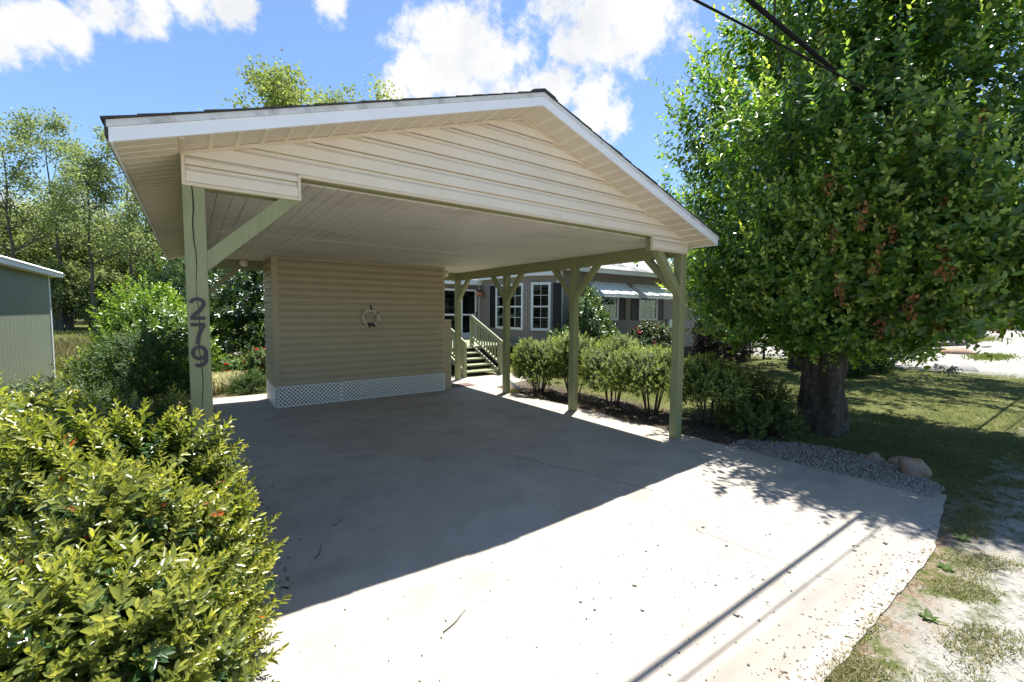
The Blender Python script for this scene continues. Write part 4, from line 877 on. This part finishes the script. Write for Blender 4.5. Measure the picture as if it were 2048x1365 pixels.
bush('shrub', 'small airy dark shrub at the lawn edge against the pale gravel', (16.8, .85), (.85, .85), 1.3, 68, 110, low=(0.051, 0.0765, 0.0255), tip=(0.102, 0.136, 0.034), leaf=.10, wid=.45, length=.25, fill=.4, m='leaf_matte', lump=.2)

# ------------------------------------------------------------------ the big tree
def big_tree(name, label, x, y, seed, H, RXY, zlo, ntw, trunk_r=.24, stems=6, leaf=.105, per=11, dead=34, lowfac=1.0, cxy=None):
    rg = np.random.default_rng(seed); r = random.Random(seed); root = thing(name, label, 'tree', (x, y, -.03))
    mb = MB(); zs_ = 1.35
    nz_, na_ = 64, 80; k0 = len(mb.v); ph = [r.uniform(0, 6.28) for _ in range(12)]
    for iz in range(nz_):
        z = -.1+1.75*iz/(nz_-1); base = trunk_r*(1.0+.18*math.exp(-max(z, 0)*7)+.16*max(0, z-.7))
        for ia in range(na_):
            t = 2*PI*ia/na_; f = 1+.12*math.cos(5*t+ph[0]+z*.7)+(.10+.10*max(0, z))*math.cos(3*t+1.2)+.07*math.cos(3*t+ph[1]-z*1.3)+.04*math.sin(z*8+2*t+ph[5])+.16*mnoise.fractal(Vector((math.cos(t)*2.2, math.sin(t)*2.2, z*2.6)), 1.0, 2.0, 4)+.07*mnoise.noise(Vector((math.cos(t)*9, math.sin(t)*9, z*5)))
            mb.v.append((x+base*f*math.cos(t), y+base*f*math.sin(t), z))
    for iz in range(nz_-1):
        for ia in range(na_): mb.f.append((k0+iz*na_+ia, k0+iz*na_+(ia+1) % na_, k0+(iz+1)*na_+(ia+1) % na_, k0+(iz+1)*na_+ia))
    for i in range(stems):
        t = 2*PI*i/stems+.4; rr = trunk_r*.58
        pts = []; rad = []
        for k in range(12):
            f = k/11; z = -.08+f*H*.78; sp_ = rr*(1.15-.25*min(1, z/.5)) if z < .5 else rr*(.9+.25*(z-.5)) + max(0, z-1.1)*.30*(.6+.5*r.random())
            pts.append(Vector((x+sp_*math.cos(t+f*.5)+r.uniform(-.03, .03), y+sp_*math.sin(t+f*.5)+r.uniform(-.03, .03), z))); rad.append(max(.012, (trunk_r*.52 if z < .4 else trunk_r*.46)*(1-f)**1.7*(1.15 if k == 0 else 1)*r.uniform(.9, 1.1)))
        mb.tube(pts, rad, 10, False)
        for q in range(12):
            k = r.randint(3, 10); a = t+r.uniform(-1.1, 1.1); ln = RXY*r.uniform(.35, .75); 
            p0 = pts[k]; d = Vector((math.cos(a), math.sin(a), r.uniform(.1, .8))).normalized(); p1 = p0+d*ln*.5+Vector((r.uniform(-.1, .1),)*3); p2 = p1+d*ln*.5+Vector((0, 0, .2))
            if cxy and p2.x < 5.7: continue
            mb.tube([p0, p0.lerp(p1, .5), p1, p2], [rad[k]*.45, rad[k]*.38, rad[k]*.28, .006], 5, False)
    tag(link('trunk', mb.mesh('trunk', 'bark', True), root))
    x, y = cxy or (x, y); cz = zlo+(H-zlo)*.33; rz = (H-zlo)*.67; rzd = (H-zlo)*.33; sd = seed+7
    nc = int(ntw/24); d = sphere_dirs(nc, rg, -1)
    lum = blob_noise(d, np.random.default_rng(sd), 9, .05, 2, 7)
    rad = np.where(rg.random(nc) < .62, rg.uniform(.86, 1.0, nc), rg.uniform(.4, .8, nc))
    prof = np.where(d[:, 2] > 0, 1-.45*d[:, 2]**2, 1-.06*d[:, 2]**2)
    Cc = np.array([x, y, cz]) + d*np.stack([RXY*prof, RXY*prof, np.where(d[:, 2] > 0, rz, rzd)], 1)*(rad*lum)[:, None]
    per_c = rg.integers(14, 34, nc); P = np.repeat(Cc, per_c, 0) + rg.normal(0, RXY*.085, (per_c.sum(), 3))*np.array([1, 1, 1.15]); d = np.repeat(d, per_c, 0); rad = np.repeat(rad, per_c)
    q = P[:, 2] > zlo+.1+(np.where((P[:, 0]-x)*.81-(P[:, 1]-y)*.58 > 0, .20, .07)*((P[:, 0]-x)**2+(P[:, 1]-y)**2) if cxy else 0); P = P[q]; d = d[q]; rad = rad[q]
    Dr = d*np.array([1, 1, .7]) + np.array([0, 0, .45]) + rg.normal(0, .35, P.shape); n = len(P)
    if cxy:
        q = (P[:, 0] > np.where(P[:, 2] < 3.3, 5.55, 4.85)) & ((P[:, 2] > 3.4) | (P[:, 1] < .62*(P[:, 0]-5.25)-.05)); P = P[q]; d = d[q]; rad = rad[q]; Dr = Dr[q]; n = len(P)
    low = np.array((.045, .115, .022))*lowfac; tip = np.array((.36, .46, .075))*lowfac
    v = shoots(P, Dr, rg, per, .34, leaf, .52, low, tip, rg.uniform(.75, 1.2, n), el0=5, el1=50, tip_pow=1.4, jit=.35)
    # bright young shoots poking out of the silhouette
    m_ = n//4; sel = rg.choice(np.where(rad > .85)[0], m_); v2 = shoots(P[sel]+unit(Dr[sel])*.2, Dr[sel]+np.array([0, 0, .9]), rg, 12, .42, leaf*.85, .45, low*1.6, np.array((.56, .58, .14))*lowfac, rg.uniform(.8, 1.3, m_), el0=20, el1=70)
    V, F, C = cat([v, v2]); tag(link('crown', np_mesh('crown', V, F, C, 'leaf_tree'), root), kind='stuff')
    # brown dead leaf strands hanging in the crown
    ms = []
    for k in range(4):
        nn = 34; q = np.stack([rg.normal(0, .03, nn), rg.normal(0, .03, nn), -rg.uniform(0, .30, nn)], 1); dx = rg.normal(0, .5, (nn, 3))+np.array([0, 0, -1.]); vv = leaves(q, dx, rg.normal(0, 1, (nn, 3)), rg.uniform(.035, .065, nn), rg.uniform(.3, .6, nn), np.array((.28, .12, .045))*rg.uniform(.5, 1.4, (nn, 1)))
        ms.append(np_mesh('dead_leaves', *vv, 'leaf_matte'))
    for k in range(dead):
        a = YAW + PI + r.uniform(-1.1, 1.1); zz = r.uniform(-.75, .55); q = math.sqrt(1-zz*zz)*.93
        vx, vy = math.sin(a), math.cos(a); p = (x+vx*q*RXY, y+vy*q*RXY, cz+zz*(rz if zz > 0 else rzd)*.95)
        o = link('dead_leaves', ms[k % 4], root, p, (0, 0, r.uniform(0, 6))); o.scale = (r.uniform(.6, 1.1),)*2+(r.uniform(.4, 1.1),)
    return root
big_tree('big_tree', 'big dense leafy tree with thick gnarled trunk right of the driveway', 6.92, -.93, 70, 7.0, 2.05, .95, 10500, cxy=(7.28, -1.16), dead=30)
big_tree('shade_tree', 'second shade tree with dark trunk behind the big tree', 14.2, 2.2, 90, 8.5, 4.1, 1.9, 3600, leaf=.16, dead=0, per=9, lowfac=.9)

# ------------------------------------------------------------------ background trees
BG = 'tall airy trees beyond the field on the left'
spots = [(-9.6, 40, 13.6, 'tall airy tree at the far left picture edge'), (-7.6, 41, 14.6, 'tallest airy tree above the shed corner, pointed crown'), (-5.2, 37, 11.5, 'airy tree just right of the tallest one'), (-3.6, 39, 13.6, 'airy tree right beside the carport eave'), (-2.3, 34, 9.5, 'short airy tree partly hidden by the carport eave'), (-11.5, 44, 12.5, 'far airy tree behind the leftmost one')]
for i, (x, y, h, lab) in enumerate(spots):
    far_tree('airy_tree', lab, x, y, h, 100+i, BG, low=(.16, .21, .09), tip=(.38, .43, .19), per=34, leaf=.15, spread=.60, kids=4, r0=.14, clump=.6)
rr_ = random.Random(77)
WG = 'lower trees of the wood edge'
k = 0
for (x, y, h) in ((-13, 50, 9), (-10.5, 47, 8), (-8.5, 50, 9.5), (-6.8, 46, 7.5), (-5.0, 48, 8.5), (-3.4, 45, 7.5), (-1.8, 44, 8), (.2, 42, 8.5), (2.2, 36, 8.5), (-7.3, 41.8, 4.2), (-5.2, 41.2, 3.6)):
    lab = ['wide wood edge tree at the far left', 'wood edge tree behind the shed roof', 'wood edge tree below the tallest airy tree', 'rounded wood edge tree right of the shed', 'wood edge tree in the middle of the far treeline', 'wood edge tree left of the carport eave', 'wood edge tree hidden behind the numbered post', 'wood edge tree just right of the numbered post', 'wood edge tree behind the flower garden', 'low bushy tree at the far field edge right of the grey far building', 'lowest bushy tree at the far field edge, left of the carport', 'low bushy tree at the far end of the field'][k]
    far_tree('wood_tree', lab, x, y, h, 140+k, WG, low=(.13, .18, .07), tip=(.35, .39, .16), per=34, leaf=.19, spread=.9, kids=5, r0=.16, trunk_frac=.12, clump=.8); k += 1
far_tree('tall_tree', 'tall broad tree rising behind the carport roof', 6.2, 28, 13.9, 184, low=(.16, .20, .06), tip=(.38, .43, .13), per=80, leaf=.19, spread=1.05, kids=7, r0=.3, clump=.8, trunk_frac=.45, upw=.3)
for i, (x, y, h, lab) in enumerate(((84, 15, 13, 'far hazy tree at the left of the right hand treeline'), (88, 9.5, 15, 'tall far tree beside the road'), (80, 4.5, 14, 'far tree at the right picture edge'), (96, 12, 17, 'farthest tree behind the road treeline'), (70, 13.5, 9, 'shorter far tree half hidden by the big crown'))):
    far_tree('roadside_tree', lab, x, y, h, 190+i, 'far trees beside the road', low=(0.068, 0.119, 0.051), tip=(0.204, 0.272, 0.119), per=34, leaf=.40, spread=.95, kids=5, r0=.25, trunk_frac=.08, clump=1.1)
for i, (x, y, rd, h, lab) in enumerate(((66, 6.5, 1.9, 2.6, 'rounded far shrub left of two beside the road'), (70, 3.9, 2.0, 2.4, 'rounded far shrub at the right picture edge'), (58, 8.4, 1.8, 2.0, 'far low shrub where the crown ends'))):
    bush('roadside_shrub', lab, (x, y), (rd, rd), h, 200+i, 260, 'far shrubs beside the road', low=(0.068, 0.102, 0.051), tip=(0.17, 0.221, 0.102), leaf=.30, wid=.5, m='leaf_far', length=.5, nl=9, stems=0)
# wooded hillside filling the far background
def wood(name, label, x0, x1, y0, y1, n, hgt, seed):
    rg = np.random.default_rng(seed); P = np.stack([rg.uniform(x0, x1, n), rg.uniform(y0, y1, n), np.zeros(n)], 1)
    top = hgt*(.72+.28*np.sin(P[:, 0]*.31+seed)*np.sin(P[:, 0]*.13+P[:, 1]*.1))+(P[:, 1]-y0)*.06; P[:, 2] = top*rg.uniform(0, 1, n)**.7
    k = rg.uniform(0, 1, (n, 1)); v = leaves(P, rg.normal(0, 1, P.shape), rg.normal(0, .7, P.shape)+[0, 0, .8], rg.uniform(.5, 1.1, n), np.full(n, .7), (np.array((.07, .11, .04))*(1-k)+np.array((.21, .25, .08))*k))
    tag(link(name, np_mesh(name, *v, 'leaf_far')), label, 'wood', kind='stuff')
wood('wood', 'distant wooded hillside beyond the field', -45, 40, 58, 80, 22000, 9, 1)
wood('distant_wood', 'distant wood along the road beyond the gravel lot', 100, 130, -40, 70, 12000, 12, 2)
# far pale building glimpsed beyond the field
fh = thing('far_house', 'far pale building glimpsed between shed and trees', 'house', (-8.8, 43, 0))
box('wall', 'rock_grey', (-11, 43.5, -.03), (-8.4, 46, 1.7), fh, 0); MB().prism([(43.2, 1.7), (44.75, 2.9), (46.3, 1.7)], lambda u, v: (-11.2, u, v), lambda u, v: (-8.2, u, v)).build('roof', 'house_roof', fh)
for x in (-10.4, -9.3): box('window', 'dark_void', (x, 43.46, .7), (x+.7, 43.498, 1.4), fh, 0)

# ------------------------------------------------------------------ rocks, timber, bench and small things on the right
def rock(name, label, c, s, seed, m='rock_tan', group=None):
    bm = bmesh.new(); bmesh.ops.create_icosphere(bm, subdivisions=3, radius=1); rg = np.random.default_rng(seed); vs = np.array([v.co[:] for v in bm.verts]); f = blob_noise(vs, rg, 9, .07, 1.5, 6)
    for v, k in zip(bm.verts, f): v.co = Vector((v.co.x*s[0]*k, v.co.y*s[1]*k, max(-.3, v.co.z)*s[2]*k))
    me = bpy.data.meshes.new(name); bm.to_mesh(me); bm.free(); me.materials.append(MATS[m]); me.polygons.foreach_set('use_smooth', [True]*len(me.polygons))
    o = link(name, me, None, c, (0, 0, seed)); return tag(o, label, 'rock', group)
rock('rock', 'largest tan boulder at the corner of the gravel strip', (5.76, -2.13, .03), (.12, .11, .15), 1); rock('rock', 'small flat tan rock in the middle of the three by the driveway', (6.06, -1.96, -.005), (.11, .08, .07), 2); rock('rock', 'flat brown rock leftmost of the three by the driveway', (6.03, -1.74, -.015), (.15, .09, .06), 3)
rock('rock', 'rounded grey rock at the far lawn edge', (18.1, -.4, -.03), (.62, .45, .30), 4, 'rock_grey'); rock('rock', 'low brown rock on the pale gravel lot', (25.4, .8, -.04), (.75, .5, .30), 5)
tb = thing('landscape_timber', 'long dark timber lying across the far gravel lot', 'timber', (29, 2.4, 0)); MB().bar((25.0, 3.45, .10), (32.5, 1.65, .10), .22, .2).build('beam', 'wood_grey', tb, bevel=.03); MB().bar((32.505, 1.649, .10), (32.53, 1.643, .10), .18, .16).build('end_grain', 'rock_tan', tb)
wp = thing('white_barrel', 'white barrel lying on its side at the far gravel lot', 'barrel', (50.5, 5.6, .3)); MB().tube([(48.8, 6.3, .45), (49.4, 6.0, .5), (51.0, 5.2, .5), (51.4, 5.0, .45)], [.42, .5, .5, .42], 14).build('body', 'pipe_white', wp, True); MB().tube([(51.35, 5.02, .45), (51.5, 4.95, .45)], [.36, .36], 12).build('lid', 'terracotta', wp)
bn = thing('garden_bench', 'dark slatted garden bench in shade behind the big trunk', 'bench', (15.3, 4.2, 0), 0)
for i in range(4): box('seat_slat', 'bench_dark', (14.55, 4.0+.11*i, .42), (16.05, 4.09+.11*i, .45), bn)
for i in range(4): box('back_slat', 'bench_dark', (14.55, 4.45, .55+.1*i), (16.05, 4.475, .62+.1*i), bn)
for x in (14.58, 15.96):
    box('leg', 'bench_dark', (x, 4.0, -.03), (x+.06, 4.06, .62), bn); box('leg', 'bench_dark', (x, 4.48, -.03), (x+.06, 4.53, .95), bn); box('armrest', 'bench_dark', (x-.01, 3.97, .6205), (x+.07, 4.479, .65), bn)

# ------------------------------------------------------------------ grass, gravel, litter
def scatter_blades(name, label, P, h, w_, seed, low, tip, kind='stuff', lean=.5):
    rg = np.random.default_rng(seed); n = len(P); t = rg.uniform(0, 6.28, n); s = np.stack([np.cos(t), np.sin(t), 0*t], 1)*w_; d = rg.normal(0, lean, (n, 3)); d[:, 2] = 1; hh = h*rg.uniform(.5, 1.3, n)
    V = np.stack([P-s, P+s, P+d*hh[:, None]], 1).reshape(-1, 3); F = np.arange(3*n).reshape(-1, 3); k = rg.uniform(0, 1, (n, 1)); C = np.repeat((np.array(low)*(1-k)+np.array(tip)*k)*rg.uniform(.8, 1.2, (n, 1)), 3, 0)
    return tag(link(name, np_mesh(name, V, F, C, 'leaf_matte')), label, 'grass', kind=kind)
rg = np.random.default_rng(300); n = 90000
x = 5.3+(18-5.3)*rg.random(n)**1.5; y = rg.uniform(-2.9, 6.0, n); keep = (y < 5.9-.0*x) & ~((x < 6.25+rg.normal(0, .2, n)) & (y > -.75)) & (y > -2.75+.5*rg.random(n)**2*np.sign(rg.random(n)-.3)) & ~((x < 5.9) & (y < -.7) & (y > -2.35))
pp = np.stack([x, y, np.full(n, -.012)], 1)[keep]; keep2 = np.sin(pp[:, 0]*2.1)*np.sin(pp[:, 1]*2.7+1)+rg.normal(0, .5, len(pp)) > -.75
scatter_blades('lawn_grass', 'short lawn grass under and beyond the big tree', pp[keep2], .032, .004, 301, (.065, .075, .022), (.20, .175, .065))
n = 110000; x = 1.3+9.7*rg.random(n)**1.4; y = -2.60-np.abs(rg.normal(0, .42, n)); f = np.sin(x*5.1+np.cos(y*7)*2)+np.sin(x*11.3+y*9)+np.sin(x*2.3-y*13)+rg.normal(0, .6, n); keep = f > .9
scatter_blades('verge_grass', 'patchy dry grass along the front edge of the driveway', np.stack([x, y, np.full(n, -.012)], 1)[keep], .026, .0028, 302, (.08, .11, .03), (.34, .28, .14), lean=.9)
n = 9000; x = rg.uniform(-9, 0, n); y = rg.uniform(12, 24, n); scatter_blades('dry_brush', 'dry brown weedy grass between shed and field', np.stack([x, y, np.full(n, -.03)], 1), .45, .02, 303, (.10, .10, .04), (.26, .20, .11), lean=.5)
n = 14000; x = rg.uniform(-14, 3, n); y = rg.uniform(24, 42, n); scatter_blades('field_grass', 'sunny yellow green field grass behind the shed', np.stack([x, y, np.full(n, -.03)], 1), .16, .03, 304, (.16, .18, .05), (.30, .28, .10), lean=.6)
for i, (x, y) in enumerate(((40, 2.6), (24.4, -.3))):
    n = 1500; P = np.stack([x+rg.normal(0, 1.2 if i == 0 else .9, n), y+rg.normal(0, .5 if i == 0 else .25, n), np.full(n, -.03)], 1)
    scatter_blades('grass_patch', ['larger grass patch on the far gravel lot', 'thin grass patch on the gravel near the brown rock'][i], P, .35 if i == 0 else .10, .03, 306+i, (.10, .14, .03), (.24, .24, .07))
def stones(name, label, P, size, seed, m, cat_, flat=.6):
    rg = np.random.default_rng(seed); n = len(P); O = np.array([[1, 0, 0], [0, 1, 0], [-1, 0, 0], [0, -1, 0], [0, 0, 1], [0, 0, -1.]]); s = size*rg.uniform(.4, 1.3, (n, 1, 1))*rg.uniform(.6, 1.3, (n, 6, 1))
    t = rg.uniform(0, 6.28, n); c, s_ = np.cos(t), np.sin(t); O2 = np.stack([O[None, :, 0]*c[:, None]-O[None, :, 1]*s_[:, None], O[None, :, 0]*s_[:, None]+O[None, :, 1]*c[:, None], np.repeat(O[None, :, 2]*flat, n, 0)], 2)
    V = (P[:, None]+O2*s).reshape(-1, 3); F = (np.array([[0, 1, 4], [1, 2, 4], [2, 3, 4], [3, 0, 4], [1, 0, 5], [2, 1, 5], [3, 2, 5], [0, 3, 5]])[None]+6*np.arange(n)[:, None, None]).reshape(-1, 3)
    me = np_mesh(name, V, F, None, m); return tag(link(name, me), label, cat_, kind='stuff')
n = 6500; u = rg.random(n); yv = -.55-1.85*u; xv = 5.10+rg.random(n)*(.25+.75*np.sin(np.clip(u, 0, 1)*PI*.85+.25)); stones('gravel_strip', 'grey crushed gravel strip between driveway and big tree', np.stack([xv, yv, rg.uniform(-.012, .006, n)], 1), .015, 310, 'gravel', 'gravel')
n = 420; xv = 1.2+4.0*rg.random(n)**.8; yv = -2.6+2.6*rg.random(n)**1.9; stones('loose_pebbles', 'small dark pebbles strewn over the driveway', np.stack([xv, yv, np.full(n, .002)], 1), .0065, 311, 'gravel', 'gravel', .5)
n = 26; stones('larger_pebbles', 'few larger loose stones on the sunlit driveway', np.stack([rg.uniform(1.6, 3.9, n), rg.uniform(-2.5, -1.5, n), np.full(n, .005)], 1), .014, 312, 'gravel', 'gravel', .6)
n = 8000; xv = 1.3+12*rg.random(n)**1.5; yv = -2.68-rg.random(n)*1.4; stones('shoulder_gravel', 'loose pale gravel on the road shoulder', np.stack([xv, yv, np.full(n, -.010)], 1), .010, 313, 'gravel', 'gravel')
n = 500; t_ = rg.random(n); e_ = rg.exponential(.09, n); xv = 1.6+3.6*t_; yv = -2.63+e_+.13*np.clip((xv-3.9)/1.4, 0, 1); stones('edge_grit', 'fine grit spilled over the front edge of the driveway', np.stack([xv, yv, np.full(n, .001)], 1), .0045, 314, 'debris', 'gravel')
n = 320; e_ = rg.exponential(.07, n); v = leaves(np.stack([1.6+3.6*rg.random(n), -2.64+e_, np.full(n, .003)], 1), rg.normal(0, 1, (n, 3))*[1, 1, .1], rg.normal(0, .2, (n, 3))+[0, 0, 1], rg.uniform(.008, .03, n), rg.uniform(.15, .4, n), np.array((.17, .12, .075))*rg.uniform(.5, 1.6, (n, 1)))
tag(link('edge_litter', np_mesh('edge_litter', *v, 'leaf_matte')), 'brown leaf scraps along the front edge of the driveway', 'litter', kind='stuff')
n = 5200; xv = rg.uniform(5.12, 6.3, n); yv = rg.uniform(-.9, 4.3, n); v = leaves(np.stack([xv, yv, rg.uniform(-.007, .012, n)], 1), rg.normal(0, 1, (n, 3))*[1, 1, .25], rg.normal(0, .4, (n, 3))+[0, 0, 1], rg.uniform(.02, .055, n), rg.uniform(.2, .5, n), np.array((.13, .10, .075))*rg.uniform(.3, 1.9, (n, 1)))
tag(link('mulch_litter', np_mesh('mulch_litter', *v, 'leaf_matte')), 'brown bark and leaf litter under the rounded shrubs', 'mulch', kind='stuff')
n = 500; xv = .10+np.abs(rg.normal(0, .16, n)); yv = rg.uniform(-.6, 1.4, n); v = leaves(np.stack([xv, yv, np.full(n, .004)], 1), rg.normal(0, 1, (n, 3))*[1, 1, .1], rg.normal(0, .2, (n, 3))+[0, 0, 1], rg.uniform(.008, .035, n), rg.uniform(.15, .5, n), np.array((.06, .045, .03))*rg.uniform(.4, 1.6, (n, 1)))
tag(link('leaf_litter', np_mesh('leaf_litter', *v, 'leaf_matte')), 'dark leaf crumbs along the hedge side of the driveway', 'litter', kind='stuff')
n = 700; xv = rg.uniform(.3, 4.8, n); yv = rg.uniform(-2.4, 4.4, n); v = leaves(np.stack([xv, yv, np.full(n, .004)], 1), rg.normal(0, 1, (n, 3))*[1, 1, .1], rg.normal(0, .2, (n, 3))+[0, 0, 1], rg.uniform(.005, .018, n), rg.uniform(.2, .6, n), np.array((.07, .055, .04))*rg.uniform(.4, 1.6, (n, 1)))
tag(link('driveway_litter', np_mesh('driveway_litter', *v, 'leaf_matte')), 'tiny dark crumbs scattered over the driveway', 'litter', kind='stuff')
for i, (x, y, a, l, lab) in enumerate(((.92, -1.42, .35, .20, 'thin curved twig on the sunlit driveway front'), (.55, -.36, 1.0, .16, 'thin twig in the shade beside the hedge'), (.75, .02, .6, .14, 'short twig in the shade near the driveway middle'))):
    r = random.Random(i); pts = [(x+math.cos(a)*l*t+.012*math.sin(t*5), y+math.sin(a)*l*t+.015*t*t, .006) for t in np.linspace(0, 1, 8)]
    tag(MB().tube(pts, [.003*(1-.6*t) for t in np.linspace(0, 1, 8)], 5).build('fallen_twig', 'stem', None), lab, 'twig', 'fallen twigs on the driveway')
for i, (x, y, s, lab) in enumerate(((3.05, -2.78, .10, 'leafy green weed nearest the bottom edge of the driveway'), (3.75, -2.72, .08, 'small weed in the middle of the driveway front edge'), (4.35, -2.70, .09, 'weed beside the tree shadow at the driveway corner'), (5.15, -.72, .07, 'small bright seedling at the driveway edge by the gravel'))):
    t = thing('weed', lab, 'weed', (x, y, -.03), 0, 'weeds along the driveway edge'); k = 14; rgw = np.random.default_rng(400+i); a = np.arange(k)*2.4; dx = np.stack([np.cos(a), np.sin(a), np.linspace(.1, 1.1, k)], 1)
    v = leaves(np.tile([x, y, -.02], (k, 1)), dx, np.tile([0, 0, 1.], (k, 1))-dx*.4, s*.65*rgw.uniform(.6, 1.2, k), np.full(k, .42), np.array((.08, .13, .03))*rgw.uniform(.7, 1.4, (k, 1))); link('leaves', np_mesh('leaves', *v, 'leaf_matte'), t)
